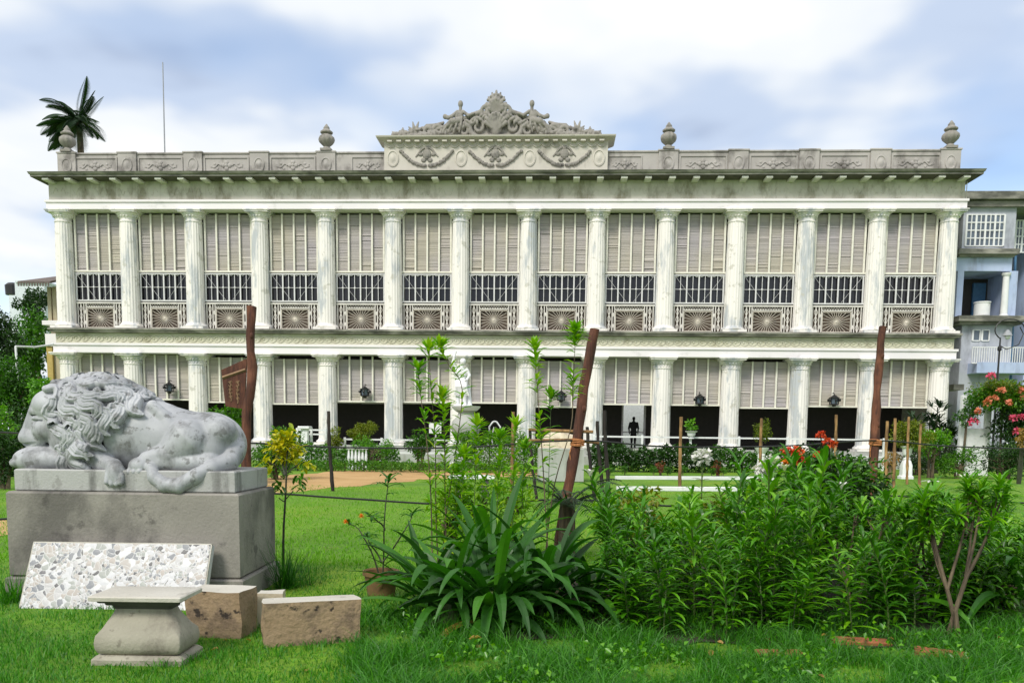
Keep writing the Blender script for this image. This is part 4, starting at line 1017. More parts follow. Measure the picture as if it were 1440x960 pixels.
# street lamp
sl0 = thing('street_lamp', 'black curved neck street lamp rising in front of the blue white house', 'street lamp', foot(1397, 43))
zt = zat(1397, 452, 43)
k = MB(); k.lathe([(0.10, 0), (0.10, 0.6), (0.06, 0.7), (0.045, zt-1.6), (0.10, zt-1.55), (0.10, zt-1.4), (0.04, zt-1.3), (0.035, zt-0.9)], 10); k.build('post', M['black'], sl0)
k = MB(); arc = [(0, 0, zt-0.95)]+[(0.45-0.75*math.cos(R(q)), 0, zt-0.5+0.55*math.sin(R(q))) for q in range(-40, 190, 18)]
k.tube(arc, 0.03, 6); k.tube([(0, 0, zt-1.3), (0.35, 0, zt-1.5), (0.95, 0, zt-1.25), (1.15, 0, zt-0.7), (0.95, 0, zt-0.35)], 0.025, 6); k.build('bracket', M['black'], sl0)
k = MB(); k.lathe([(0.04, 0.25), (0.10, 0.2), (0.20, 0.02), (0.24, -0.05), (0.18, -0.06)], 14, (0.35, 0, zt-0.75)); k.build('shade', M['metal'], sl0)
k = MB(); k.ell((0.35, 0, zt-0.86), (0.13, 0.13, 0.12), 12, 8); k.build('globe', M['whitepaint'], sl0, smooth=True)
# side porch with a tiled canopy on the left
PY = 4.5
po = thing('side_porch', 'tan side porch with brown tiled canopy at the left end of the mansion', 'porch', (0, 0, 0))
a = pl(52, 400, PY); c = pl(92, 392, PY)
k = MB(); zt = pl(70, 391, PY).z; zb = pl(70, 402, PY).z
k.add([(a.x-0.2, PY-1.6, zb), (c.x, PY-1.6, zb), (c.x, PY+1.5, zt+0.5), (a.x+1.2, PY+1.5, zt+0.5), (a.x-0.2, PY-1.6, zb-0.12), (c.x, PY-1.6, zb-0.12), (c.x, PY+1.5, zt+0.3), (a.x+1.2, PY+1.5, zt+0.3)], [(0, 1, 2, 3), (7, 6, 5, 4), (0, 4, 5, 1), (0, 3, 7, 4), (1, 5, 6, 2), (2, 6, 7, 3)])
for i in range(12): k.box(a.x-0.2+(c.x-a.x+0.2)*i/12+0.02, a.x-0.2+(c.x-a.x+0.2)*(i+0.6)/12, PY-1.63, PY-1.6, zb-0.3, zb-0.1)
k.build('tiled_canopy', M['rooftile'], po)
k = MB(); pbox(k, 73, 90, 405, 452, PY, 2); k.build('upper_wall', M['tanwall'], po)
for px in (68, 75): 
    k = MB(); pbox(k, px, px+3, 403, 452, PY-0.4, 0.15); k.build('post', M['tanwall'], po)
k = MB(); pbox(k, 66, 92, 452, 458, PY, 3, 0.5); pbox(k, 68, 92, 470, 487, PY, 3, 0.3); k.build('ledge', M['white'], po)
k = MB(); pbox(k, 72, 92, 458, 470, PY, 3); pbox(k, 74, 92, 487, 660, PY, 3); k.build('lower_wall', M['tanwall'], po)
k = MB(); pbox(k, 70, 73, 487, 600, PY-0.2, 0.15); k.build('drain_pipe', plain('yellow_pipe', (0.45, 0.33, 0.10), 0.6), po)
# far white house
FY = 55
fh = thing('far_house', 'distant flat roofed white house above the trees at the far left', 'house', (0, 0, 0))
k = MB(); pbox(k, 24, 62, 397, 470, FY, 9); k.build('wall', M['farwall'], fh)
k = MB(); pbox(k, 23, 63, 395, 397.5, FY, 9.3, 0.3); k.build('roof', M['farwall'], fh)
k = MB(); pbox(k, 15, 26, 415, 470, FY+2, 6); k.build('annexe', M['farwall'], fh)
k = MB(); a = pl(19, 415, FY+3); k.lathe([(0.9, 0), (0.95, 1.2), (0.6, 1.5), (0.1, 1.6)], 14, (a.x, a.y, a.z)); k.build('roof_tank', M['black'], fh)
# pipe frame
pf = thing('pipe_frame', 'thin white pipe frame standing before the left hand trees', 'pipe frame', (0, 0, 0))
a, b1, c = pt(28, 560, 38), pt(22, 487, 38), pt(75, 484, 41)
k = MB(); k.tube([a-Vector((0, 0, 3)), b1], 0.05, 8); k.build('upright', M['whitepaint'], pf)
k = MB(); k.tube([b1, b1.lerp(c, 0.5)-Vector((0, 0, 0.08)), c], 0.045, 8); k.build('rail', M['whitepaint'], pf)

# ------------------------------------------------------------------ plants: helpers
def foliage(name, mat, rad, nleaf, size, nclump=14, cr=None, ctr=(0, 0, 0), parent=None, asp=0.45, seed=1, flat=0.9, core=0.0, zmin=None, out=0.7, down=0.25):
    cr = cr or min(rad)*0.45
    P, N = clump_points(nleaf, rad, nclump, cr, flat, seed, core)
    P = P+np.array(ctr)
    if zmin is not None: P[:, 2] = np.maximum(P[:, 2], zmin+rng.uniform(0, 0.1, len(P)))
    V, Fc = leaf_cloud(P, N, size, asp, out, down)
    return np_build(name, V, Fc, mat, parent)
def limbs(h, n, spread, r, seed, nstems=1):
    rr = random.Random(seed); k = MB()
    for s_ in range(nstems):
        a0 = rr.uniform(0, 6.3); bx, by = 0.15*spread*math.cos(a0)*(nstems > 1), 0.15*spread*math.sin(a0)*(nstems > 1)
        top = (bx*2, by*2, h*0.8); k.tube([(bx, by, -0.05), (bx*1.3+rr.uniform(-.05, .05)*h, by*1.3, h*0.35), top], [r, r*0.75, r*0.3], 7)
        for i in range(n):
            z = h*rr.uniform(0.3, 0.7); a = rr.uniform(0, 6.3); L_ = spread*rr.uniform(0.4, 0.8)
            k.tube([(bx*1.5, by*1.5, z), (bx+math.cos(a)*L_*0.5, by+math.sin(a)*L_*0.5, z+h*0.12), (bx+math.cos(a)*L_, by+math.sin(a)*L_, z+h*0.22)], [r*0.5, r*0.35, r*0.12], 5)
    return k
def bush(name, label, cat, px, dist, wpx, ytop, mat, size, n, ybot=None, depth=None, group=None, seed=1, nclump=16, stems=4, asp=0.45, stemmat='bark', crown='foliage', flat=0.9):
    """a shrub or tree: crown of leaves between ytop and ybot (view rows) and wpx wide, on stems from the ground"""
    f = foot(px, dist); zt = zat(px, ytop, dist); zb = zat(px, ybot, dist) if ybot else 0.0
    w = wpx/F*dist/2; d = depth or w; rz = (zt-zb)/2
    t0 = thing(name, label, cat, f, 0, group)
    foliage(crown, M[mat], (w, d, rz), n, size, nclump, None, (0, 0, zb+rz), t0, asp, seed, flat, zmin=0.0 if not ybot else None)
    limbs(zb+rz*1.2, 5, w*0.8, 0.03+0.02*(zt), seed, stems).build('stem' if cat != 'tree' else 'trunk', M[stemmat], t0)
    return t0
# trees and shrubs of the left edge
TL = 'shrubs and trees behind the left end of the garden'
bush('tree', 'tall dark green tree at the far left edge', 'tree', -2, 46, 74, 408, 'darkbush', 0.22, 4600, 560, seed=3, stems=1, group=TL, nclump=22)
bush('tree', 'olive brown tree standing against the mansion side porch', 'tree', 44, 58, 84, 428, 'bushy', 0.24, 5200, 560, seed=4, stems=1, group=TL, nclump=22)
bush('tree', 'small rounded dark tree under the distant white house', 'tree', 56, 75, 50, 410, 'darkbush', 0.3, 2200, 470, seed=14, stems=1, group=TL)
bush('shrub', 'tall fresh green shrub below the white pipe frame', 'shrub', 34, 36, 92, 500, 'bushy', 0.17, 5600, 600, seed=5, group=TL, nclump=30)
bush('shrub', 'yellow green leafy shrub touching the mansion corner column', 'shrub', 66, 33, 46, 525, 'brightbush', 0.13, 1500, 600, seed=6, group=TL)
bush('shrub', 'dark shrub just left of the lion face', 'shrub', 36, 27, 96, 556, 'darkbush', 0.13, 4600, 690, seed=7, group=TL, nclump=26)
bush('shrub', 'bright green shrub at the left picture edge', 'shrub', -4, 25, 52, 562, 'brightbush', 0.10, 1500, 640, seed=8, group=TL)
bush('shrub', 'low black green shrub beside the pedestal left end', 'shrub', 4, 21, 50, 600, 'darkbush', 0.09, 2200, None, seed=9, group=TL)
bush('tree', 'far dark tree under the distant house', 'tree', 20, 90, 70, 425, 'darkbush', 0.28, 1800, 600, seed=22, stems=1, group=TL)
bush('tree', 'dull green tree behind the dark left edge tree', 'tree', -14, 62, 80, 440, 'bushy', 0.28, 1800, 600, seed=23, stems=1, group=TL)
# shrubs behind the lion
bush('shrub', 'leafy green shrub behind the lion back beside the broken board', 'shrub', 322, 24, 62, 545, 'bushy', 0.12, 2400, 640, seed=11)
bush('shrub', 'dense green shrub right of the reddish post behind the lion', 'shrub', 388, 27, 66, 592, 'bushy', 0.11, 2600, None, seed=12)
# royal palm behind the roof
def frond(k, base, ang, L_, lift, droop, nl=26, wleaf=0.045, side=0.62):
    p = Vector(base); d = Vector((math.cos(ang)*math.cos(lift), math.sin(ang)*math.cos(lift), math.sin(lift))); pts = [p.copy()]
    for i in range(nl):
        s_ = d.cross(Vector((0, 0, 1))).normalized(); u = i/(nl-1)
        ll = L_*side*0.55*math.sin(math.pi*(0.12+0.85*u))
        for sg in (-1, 1):
            k.leaf(p, (s_*sg*0.9+d*0.55+Vector((0, 0, -0.25))).normalized(), ll, wleaf*L_, 0.9, 2, 0.1)
        p = p+d*(L_/nl); d = (d-Vector((0, 0, droop/nl*(0.4+1.2*u)))).normalized(); pts.append(p.copy())
    k.tube(pts, [0.012*L_*(1-0.8*i/len(pts))+0.004 for i in range(len(pts))], 4)
pd = 66
pf_ = foot(127, pd); pz = zat(128, 186, pd)
pm = thing('palm_tree', 'dark palm with wind blown fronds rising behind the left end of the roof', 'palm', pf_)
k = MB(); k.tube([(0, 0, 0), (0.2, 0, pz*0.5), (0.1, 0, pz-0.6), (0.05, 0, pz)], [0.38, 0.30, 0.22, 0.15], 12); k.build('trunk', M['bark'], pm)
k = MB(); pr_ = random.Random(2)
for q_ in range(40):
    ang = (175+pr_.gauss(0, 45)) if q_ < 27 else (pr_.uniform(30, 80) if q_ < 33 else pr_.uniform(-60, 20))
    lift = pr_.uniform(-0.6, 1.1) if q_ < 27 else (pr_.uniform(1.0, 1.4) if q_ < 33 else pr_.uniform(-0.5, 0.1))
    frond(k, (0.05, 0, pz+pr_.uniform(-0.5, 0.2)), R(ang), pr_.uniform(2.6, 3.5)*(1 if q_ < 33 else 0.75), lift, pr_.uniform(1.0, 1.7) if q_ < 27 else (0.5 if q_ < 33 else 1.3), 46, 0.021)
k.build('crown', M['palm'], pm)

# ================================================================== GARDEN BEFORE THE HOUSE
def hedge(name, label, x0, x1, dist, ytop, mat, size, n, depth=1.0, ybot=None, group=None, cat='hedge', seed=1):
    a, c = foot(x0, dist), foot(x1, dist); zt = zat((x0+x1)/2, ytop, dist); L_ = (c-a).length
    t0 = thing(name, label, cat, a, math.atan2(c.y-a.y, c.x-a.x), group)
    g_ = np.random.default_rng(seed); nb = max(4, int(L_/(zt*0.8)))
    P = np.stack([g_.uniform(0, L_, n), g_.uniform(-depth/2, depth/2, n), zt*g_.uniform(0.02, 1.0, n)**0.7], 1)
    P[:, 2] *= 0.82+0.18*np.sin(P[:, 0]*5.1/zt)*np.sin(P[:, 0]*2.3+1)
    N = unit(np.stack([g_.normal(size=n)*0.4, np.sign(P[:, 1])*0.6, P[:, 2]/zt], 1))
    V, Fc = leaf_cloud(P, N, size, 0.42); np_build('foliage', V, Fc, M[mat], t0)
    k = MB()
    for i in range(nb): k.tube([((i+0.5)*L_/nb, 0, -0.05), ((i+0.5)*L_/nb, 0, zt*0.7)], 0.03, 5)
    k.build('stem', M['bark'], t0)
    return t0
hedge('hedge', 'low clipped green hedge edging the sandy path', 385, 770, 33.5, 647, 'bushy', 0.10, 7000, 1.0, seed=2)
hedge('hedge', 'taller loose hedge behind the clipped hedge at the left of the fountain', 420, 560, 36.5, 622, 'bushy', 0.14, 3600, 1.2, seed=3)
hedge('hedge', 'tall green hedge right of the white fountain statue', 640, 770, 36, 606, 'bushy', 0.14, 4200, 1.2, seed=4)
hedge('hedge', 'broad leaved dark hedge before the veranda below the white rail', 832, 1010, 36.5, 624, 'darkbush', 0.22, 3400, 1.4, seed=5)
hedge('hedge', 'green hedge of glossy plants near the white planter pillar', 1000, 1180, 37.5, 628, 'bushy', 0.20, 3000, 1.2, seed=6)
hedge('hedge', 'dark green hedge along the right end of the mansion', 1300, 1470, 43, 625, 'darkbush', 0.16, 4600, 1.6, seed=7)
bush('bush', 'rounded olive bush before a dark veranda opening', 'bush', 512, 38, 56, 592, 'olive', 0.09, 2600, 622, seed=31)
bush('bush', 'pale leaved bush with white blooms right of the olive bush', 'bush', 525, 35.5, 60, 610, 'brightbush', 0.09, 1500, 648, seed=32)
bush('bush', 'climbing shrub around the foot of a mansion column', 'bush', 470, 39, 30, 598, 'olive', 0.10, 1000, 640, seed=33)
bush('bush', 'green bush at the left of the fountain', 'bush', 592, 35, 44, 606, 'bushy', 0.11, 1700, 648, seed=34)
TP = 'small round topiary balls on the lawn'
for j, px in enumerate((859, 880, 921, 941, 962, 1003, 1019)):
    f = foot(px, 33.0); t0 = thing('topiary_ball', 'small clipped round green topiary bush in the row before the dark hedge', 'topiary', f, 0, TP)
    foliage('foliage', M['bushy'], (0.17, 0.17, 0.19), 420, 0.05, 16, 0.07, (0, 0, 0.26), t0, seed=40+j)
    k = MB(); k.tube([(0, 0, -0.02), (0, 0, 0.25)], 0.02, 6); k.build('stem', M['bark'], t0)
for j, px in enumerate((931, 1011)):
    bush('red_shrub', ('small reddish shrub between the topiary balls, left one', 'small reddish shrub between the topiary balls, right one')[j], 'shrub', px, 33.2, 14, 645, 'redleaf', 0.07, 260, None, seed=50+j)
# white rail fences
def rail_fence(label, x0, x1, dist, yt, yb_, step):
    a, c = foot(x0, dist), foot(x1, dist); L_ = (c-a).length; zt, zl = zat((x0+x1)/2, yt, dist), zat((x0+x1)/2, yb_, dist)
    t0 = thing('rail_fence', label, 'fence', a, math.atan2(c.y-a.y, c.x-a.x)); n = max(2, int(L_/step))
    for z in (zt, zl):
        k = MB(); k.box(0, L_, -0.035, 0.035, z-0.05, z+0.03); k.build('rail', M['whitepaint'], t0)
    for i in range(n+1):
        k = MB(); k.box(i*L_/n-0.05, i*L_/n+0.05, -0.06, 0.06, 0, zt+0.08, 0.01); k.build('post', M['whitepaint'], t0)
    return t0
rail_fence('white two rail garden fence before the veranda at the right', 835, 1312, 41, 616, 640, 2.2)
rail_fence('short white two rail fence at the left behind the hedge', 418, 458, 41, 604, 610, 1.4)
rail_fence('white rail fence running behind the hedge left of the fountain', 485, 640, 39.5, 618, 636, 1.4)
k = MB(); k.box(-0.16, 0.16, -0.16, 0.16, 0, 1.5); k.box(-0.28, 0.28, -0.28, 0.28, 1.5, 1.62, 0.02); k.box(-0.22, 0.22, -0.22, 0.22, 0, 0.2)
o = k.build('gate_pillar', M['whitepaint'], loc=foot(429, 40.3)); o.scale.z = zat(429, 599, 40.3)/1.62
tag(o, 'short white square pillar with flat cap between white rails', 'pillar')
# white garden furniture
k = MB(); bch = thing('garden_bench', 'white stone slab bench on dark legs behind the strap leaved plants', 'bench', foot(664, 19.5), RZ)
zs = zat(664, 668, 19.5); W_ = 64/F*19.5
k.box(-W_/2, W_/2, -0.2, 0.2, zs-0.09, zs, 0.012); k.build('seat', M['whitepaint'], bch)
for sx in (-0.3, 0.3):
    k = MB(); k.box(sx*W_-0.09, sx*W_+0.09, -0.15, 0.15, 0, zs-0.092, 0.01); k.build('leg', M['neck'], bch)
ch = thing('garden_chair', 'ornate white metal garden chair with scrolled back before the dark veranda', 'chair', foot(695, 37.5))
zt = zat(695, 592, 37.5)
k = MB(); k.box(-0.25, 0.25, -0.25, 0.25, 0.82, 0.87, 0.01); k.build('seat', M['whitepaint'], ch)
for sx in (-1, 1):
    for sy in (-1, 1):
        k = MB(); k.tube([(sx*0.22, sy*0.22, 0.83), (sx*0.25, sy*0.25, 0.4), (sx*0.22, sy*0.22, 0)], 0.022, 6); k.build('leg', M['whitepaint'], ch)
k = MB(); H = zt-0.87
for sx in (-1, 1):
    k.tube([(sx*0.24, 0.25, 0.87), (sx*0.34, 0.27, 0.87+H*0.3), (sx*0.22, 0.28, 0.87+H*0.55), (sx*0.26, 0.29, 0.87+H*0.8), (sx*0.10, 0.3, 0.87+H*0.97), (0, 0.3, 0.87+H)], 0.04, 6)
    k.tube([(sx*0.05, 0.27, 0.9), (sx*0.14, 0.28, 0.87+H*0.4), (sx*0.04, 0.29, 0.87+H*0.8)], 0.025, 6)
k.build('backrest', M['whitepaint'], ch)
# fountain statue
fd = 37.0
ft = thing('fountain_pedestal', 'pale baluster shaped fountain pedestal under the white statue', 'fountain', foot(655, fd))
zf = zat(650, 571, fd)
k = MB(); k.lathe([(0.75, 0), (0.75, 0.25), (0.5, 0.35), (0.42, 0.9), (0.55, 1.0), (0.62, 1.15), (0.40, 1.3)], 28); autosmooth(k.build('base', M['statue'], ft))
k = MB(); zz_ = 1.3; k.lathe([(0.40, zz_), (0.55, zz_+0.25), (0.68, zz_+0.55), (0.62, zz_+0.85), (0.42, zz_+1.05), (0.34, zf-0.3), (0.5, zf-0.2)], 28); autosmooth(k.build('bulb', M['greyblock'], ft))
k = MB(); k.lathe([(0.5, zf-0.2), (0.62, zf-0.08), (0.66, zf), (0.6, zf+0.001), (0.3, zf-0.04), (0.3, zf-0.01), (0.01, zf)], 36); autosmooth(k.build('basin', M['whitepaint'], ft))
ST = SDF((-0.75, -0.5, -0.05), (0.75, 0.5, 2.95), 0.03); H = zat(648, 494, fd)-zf
ST.cap((-0.16, 0, 0.08), (-0.17, 0.02, 0.62), 0.085, 0.11, 0.05); ST.cap((-0.17, 0.02, 0.62), (-0.13, 0, 1.12), 0.12, 0.17, 0.06)
ST.cap((0.20, -0.05, 0.10), (0.18, -0.16, 0.62), 0.085, 0.11, 0.05); ST.cap((0.18, -0.16, 0.62), (0.11, 0, 1.12), 0.12, 0.17, 0.06)
ST.ell((-0.18, -0.08, 0.05), (0.09, 0.17, 0.06), 0.04); ST.ell((0.22, -0.13, 0.06), (0.09, 0.17, 0.06), 0.04)
ST.ell((0, 0, 1.18), (0.27, 0.19, 0.20), 0.08); ST.ell((0.02, 0, 1.55), (0.26, 0.17, 0.32), 0.12); ST.ell((0.02, -0.05, 1.68), (0.24, 0.14, 0.16), 0.08)
ST.cap((0.03, 0, 1.85), (0.06, -0.02, 2.02), 0.085, 0.08, 0.05); ST.ell((0.08, -0.03, 2.16), (0.125, 0.145, 0.165), 0.03); ST.ell((0.08, 0.03, 2.21), (0.15, 0.15, 0.14), 0.03)
ST.line([(-0.24, 0, 1.80), (-0.42, -0.02, 2.06), (-0.34, -0.04, 2.42), (-0.28, -0.06, 2.58)], [0.09, 0.08, 0.065, 0.05], 0.04); ST.ell((-0.26, -0.06, 2.66), (0.06, 0.05, 0.08), 0.03)
ST.line([(0.28, 0, 1.80), (0.42, -0.02, 1.50), (0.30, -0.18, 1.28)], [0.09, 0.075, 0.06], 0.04); ST.ell((0.24, -0.22, 1.26), (0.06, 0.06, 0.05), 0.02)
for j in range(9): ST.line([(-0.26+j*0.07, -0.16, 1.24), (-0.22+j*0.06, -0.26, 0.95), (-0.30+j*0.09, -0.2, 0.55-0.03*(j % 3))], [0.05, 0.06, 0.03], 0.03)
ST.ell((0, 0, 0.0), (0.42, 0.32, 0.08), 0.03); ST.cap((0.42, 0.1, 0), (0.36, 0.08, 0.95), 0.13, 0.09, 0.05)
V, Q = ST.mesh(); V = V*(H/2.72)
o = np_build('garden_statue', V, Q, M['statue'], None, True, loc=foot(648, fd)+Vector((0, 0, zf)))
tag(o, 'white marble statue of a draped figure raising one arm on the fountain', 'statue')
# urns and planters
def urn(name, label, px, dist, ytop, ybase, wpx, plant=None):
    f = foot(px, dist); zb_ = zat(px, ybase, dist) if ybase else 0.0; zt = zat(px, ytop, dist); w = wpx/F*dist/2; H = zt-zb_; f.z = zb_
    t0 = thing(name, label, 'urn', f)
    k = MB(); k.lathe([(w*0.5, 0), (w*0.5, H*0.08), (w*0.25, H*0.16), (w*0.2, H*0.25), (w*0.55, H*0.36), (w*0.66, H*0.55), (w*0.68, H*0.8), (w*1.0, H*0.94), (w*1.02, H), (w*0.8, H), (w*0.75, H*0.9)], 24); autosmooth(k.build('bowl', M['whitepaint'], t0))
    return t0, zt
t0, zt = urn('garden_urn', 'small white urn planter with a sprig standing on the white rail', 972, 40.9, 606, 616.5, 17)
f = foot(972, 40.9); f.z = zt-0.03
t1 = thing('potted_sprig', 'small green sprig growing in the urn on the white rail', 'plant', f); foliage('foliage', M['brightbush'], (0.25, 0.25, 0.36), 180, 0.16, 6, 0.1, (0, 0, 0.38), t1)
k = MB(); k.tube([(0, 0, -0.05), (0, 0, 0.4)], 0.02, 5); k.build('stem', M['stem'], t1)
f = foot(1072, 33); H = zat(1072, 629, 33)
t0 = thing('planter_pillar', 'white fluted planter pillar beneath an olive bush', 'pillar', f)
k = MB(); k.lathe([(0.24, 0), (0.24, 0.1), (0.17, 0.16), (0.15, H*0.8), (0.24, H*0.9), (0.3, H)], 24, mod=lambda th, z: 1-0.05*abs(math.sin(6*th))); autosmooth(k.build('shaft', M['whitepaint'], t0))
f.z = H-0.02
t1 = thing('potted_bush', 'olive bush growing on the white fluted planter pillar', 'bush', f); foliage('foliage', M['olive'], (0.42, 0.42, 0.62), 1100, 0.08, 16, 0.2, (0, 0, 0.62), t1, seed=8); k = MB(); k.tube([(0, 0, -0.1), (0, 0, 0.7)], 0.03, 6); k.build('stem', M['bark'], t1)
f = foot(1277, 33); H = zat(1277, 646, 33)
t0 = thing('urn_stand', 'white square tapering stand under the large garden urn on the right lawn', 'stand', f)
k = MB(); k.v = []; k.lathe([(0.25, 0), (0.25, 0.1), (0.20, 0.14), (0.19, H*0.7), (0.14, H*0.93), (0.10, H)], 32, square=8); autosmooth(k.build('shaft', M['whitepaint'], t0))
t0, zt = urn('garden_urn', 'large white garden urn on a tapering stand at the right', 1277, 33, 627, 646, 19)
f = foot(1277, 33); f.z = zt-0.05
t1 = thing('potted_bush', 'spreading yellow green bush overflowing the large white garden urn', 'bush', f)
foliage('foliage', M['olive'], (1.05, 0.8, 0.48), 2600, 0.11, 24, 0.3, (0.1, 0, 0.5), t1, seed=9); limbs(0.9, 6, 0.8, 0.03, 3, 1).build('stem', M['bark'], t1)
bush('bush', 'bright green bush beside the large white garden urn', 'bush', 1312, 34, 44, 600, 'brightbush', 0.10, 1700, 640, seed=61)
bush('bush', 'dark bush low behind the large white garden urn', 'bush', 1290, 37, 70, 626, 'darkbush', 0.11, 2000, None, seed=62)
bush('dry_shrub', 'dry tan leaved shrub among stakes beside the right hand post', 'shrub', 1254, 33.5, 26, 628, 'autumn', 0.09, 600, None, seed=63)
# white kerbs round the beds
for j, (x0, x1, yy) in enumerate(((866, 1092, 671), (868, 1052, 687))):
    a, c = at(x0, yy+3), at(x1, yy+4); k = MB(); L_ = (c-a).length; k.box(0, L_, 0, 0.14, 0, 0.13, 0.01)
    o = k.build('bed_kerb', M['whitepaint'], loc=a); o.rotation_euler = (0, 0, math.atan2(c.y-a.y, c.x-a.x)); tag(o, ('long white kerb strip across the lawn nearer the topiary row', 'white kerb strip across the lawn nearer the lilies')[j], 'kerb', 'white kerbs')
# grey block with the pale slab
f = foot(790, 27.5); t0 = thing('stone_platform', 'big grey masonry block topped by rough pale stone behind the leaning post', 'stone platform', f, RZ)
W_ = 64/F*27.5; zt = zat(790, 630, 27.5)
k = MB(); k.box(-W_/2, W_/2, 0, 1.2, 0, zt, 0.03); k.build('block', M['greyblock'], t0)
zt2 = zat(790, 604, 27.5); k = MB(); rr = random.Random(4)
n_ = 9; vs = []
for i in range(n_+1):
    for j in range(7):
        u, v_ = i/n_, j/6; env = math.sin(math.pi*min(1, max(0, 0.08+0.84*u)))**0.5*math.sin(math.pi*(0.1+0.8*v_))**0.5
        vs.append((-W_*0.48+W_*0.96*u, 0.05+1.1*v_, zt+0.002+(zt2-zt)*env*rr.uniform(0.75, 1.0)*(1 if 0 < i < n_ and 0 < j < 6 else 0)))
k.add(vs, [(i*7+j, i*7+7+j, i*7+8+j, i*7+j+1) for i in range(n_) for j in range(6)]); k.build('rough_top', M['tanstone'], t0)
# notice board, little balustrade
nb = thing('notice_board', 'small blank white notice board on a post left of the fountain', 'notice board', foot(612, 36.2))
z0_, z1_ = zat(612, 609, 36.2), zat(612, 594, 36.2)
k = MB(); k.box(-0.27, 0.27, -0.02, 0.02, z0_, z1_, 0.005); k.build('board', M['whitepaint'], nb); k = MB(); k.box(-0.04, 0.04, 0.021, 0.08, 0, z0_+0.1); k.build('post', M['whitepaint'], nb)
bb = thing('balustrade', 'short white balustrade half hidden in the hedge beside the path', 'balustrade', foot(488, 35.2), RZ); z1_ = zat(490, 628, 35.2)
k = MB(); k.box(0, 0.9, -0.08, 0.08, z1_-0.1, z1_, 0.01); k.build('rail', M['whitepaint'], bb)
for j in range(6):
    k = MB(); k.lathe([(0.05, 0), (0.05, 0.1), (0.03, 0.2), (0.065, 0.5), (0.035, 0.8), (0.05, z1_-0.1)], 10, (0.07+j*0.15, 0, 0)); k.build('baluster', M['whitepaint'], bb)
# wall lanterns hanging before the lower blinds
def lantern_parts(root):
    k = MB(); k.lathe([(0.02, 0.32), (0.06, 0.30), (0.20, 0.20), (0.30, 0.17), (0.30, 0.14), (0.22, 0.13), (0.02, 0.14)], 6); k.lathe([(0.22, -0.24), (0.26, -0.22), (0.26, -0.18), (0.14, -0.17), (0.10, -0.32), (0.02, -0.34)], 6)
    for q in range(6):
        a_ = math.pi/6+q*math.pi/3; k.tube([(0.23*math.cos(a_), 0.23*math.sin(a_), 0.15), (0.23*math.cos(a_), 0.23*math.sin(a_), -0.2)], 0.03, 4); k.ell((0.30*math.cos(a_), 0.30*math.sin(a_), 0.02), (0.07, 0.07, 0.09), 6, 4)
    k.build('frame', M['black'], root)
    k = MB(); k.lathe([(0.17, -0.17), (0.19, 0.13)], 6); k.build('glass', M['glasspale'], root)
    k = MB(); k.tube([(0, 0, 0.3), (0, 0.1, 0.42), (0, 0.32, 0.40)], 0.025, 5); k.build('bracket', M['black'], root)
ll = ('black wall lantern before the blind right of the lion mane', 'black wall lantern above the olive bush', 'black wall lantern just left of the leaning post', 'black wall lantern above the small white urn', 'black wall lantern left of the right hand post')
lan = None
for j, (px, py) in enumerate(((238, 545), (513, 551), (789, 557), (984, 562), (1173, 563))):
    p = pl(px, py, -0.80)
    if lan is None: lan = thing('wall_lantern', ll[0], 'lantern', p, 0, 'wall lanterns on the mansion'); lantern_parts(lan)
    else: copy_tree(lan, loc=p, label=ll[j])
# person in the doorway
pp = pl(891, 600, 2.4)
PS = SDF((-0.45, -0.4, -0.03), (0.45, 0.4, 1.85), 0.018)
for sx in (-1, 1):
    PS.cap((sx*0.09, 0, 0.06), (sx*0.095, 0, 0.48), 0.05, 0.065, 0.03); PS.cap((sx*0.095, 0, 0.48), (sx*0.085, 0, 0.9), 0.07, 0.095, 0.04); PS.ell((sx*0.10, -0.06, 0.035), (0.05, 0.13, 0.045), 0.03)
    PS.line([(sx*0.20, 0, 1.42), (sx*0.27, 0.02, 1.14), (sx*0.24, -0.08, 0.90)], [0.06, 0.05, 0.035], 0.03)
    for q in range(4): PS.cap((sx*(0.225+0.012*q), -0.09, 0.86), (sx*(0.225+0.012*q), -0.115, 0.775+0.008*abs(q-1)), 0.012, 0.009, 0.006)
    PS.cap((sx*0.225, -0.11, 0.87), (sx*0.20, -0.135, 0.82), 0.013, 0.01, 0.006)
PS.ell((0, 0, 0.95), (0.17, 0.11, 0.14), 0.06); PS.ell((0, 0, 1.25), (0.19, 0.12, 0.28), 0.08); PS.cap((0, 0, 1.45), (0, -0.01, 1.56), 0.06, 0.055, 0.03)
PS.ell((0, -0.01, 1.65), (0.077, 0.095, 0.115), 0.015); PS.ell((0, -0.105, 1.64), (0.014, 0.02, 0.02), 0.01)
for sx in (-1, 1): PS.ell((sx*0.078, 0, 1.645), (0.012, 0.02, 0.03), 0.005); PS.ell((sx*0.03, -0.098, 1.67), (0.012, 0.01, 0.007), 0.004, None, True)
PS.ell((0, 0.015, 1.70), (0.083, 0.10, 0.085), 0.01)
V, Q = PS.mesh(); hgt = zat(891, 586, pp.y-CAM[1])-Z0
V = V*(min(1.12, max(0.95, hgt/1.77)))
o = np_build('person', V, Q, M['person'], None, True, loc=(pp.x, pp.y, Z0-0.01)); tag(o, 'person as a dark silhouette standing in the lit doorway of the veranda', 'person')

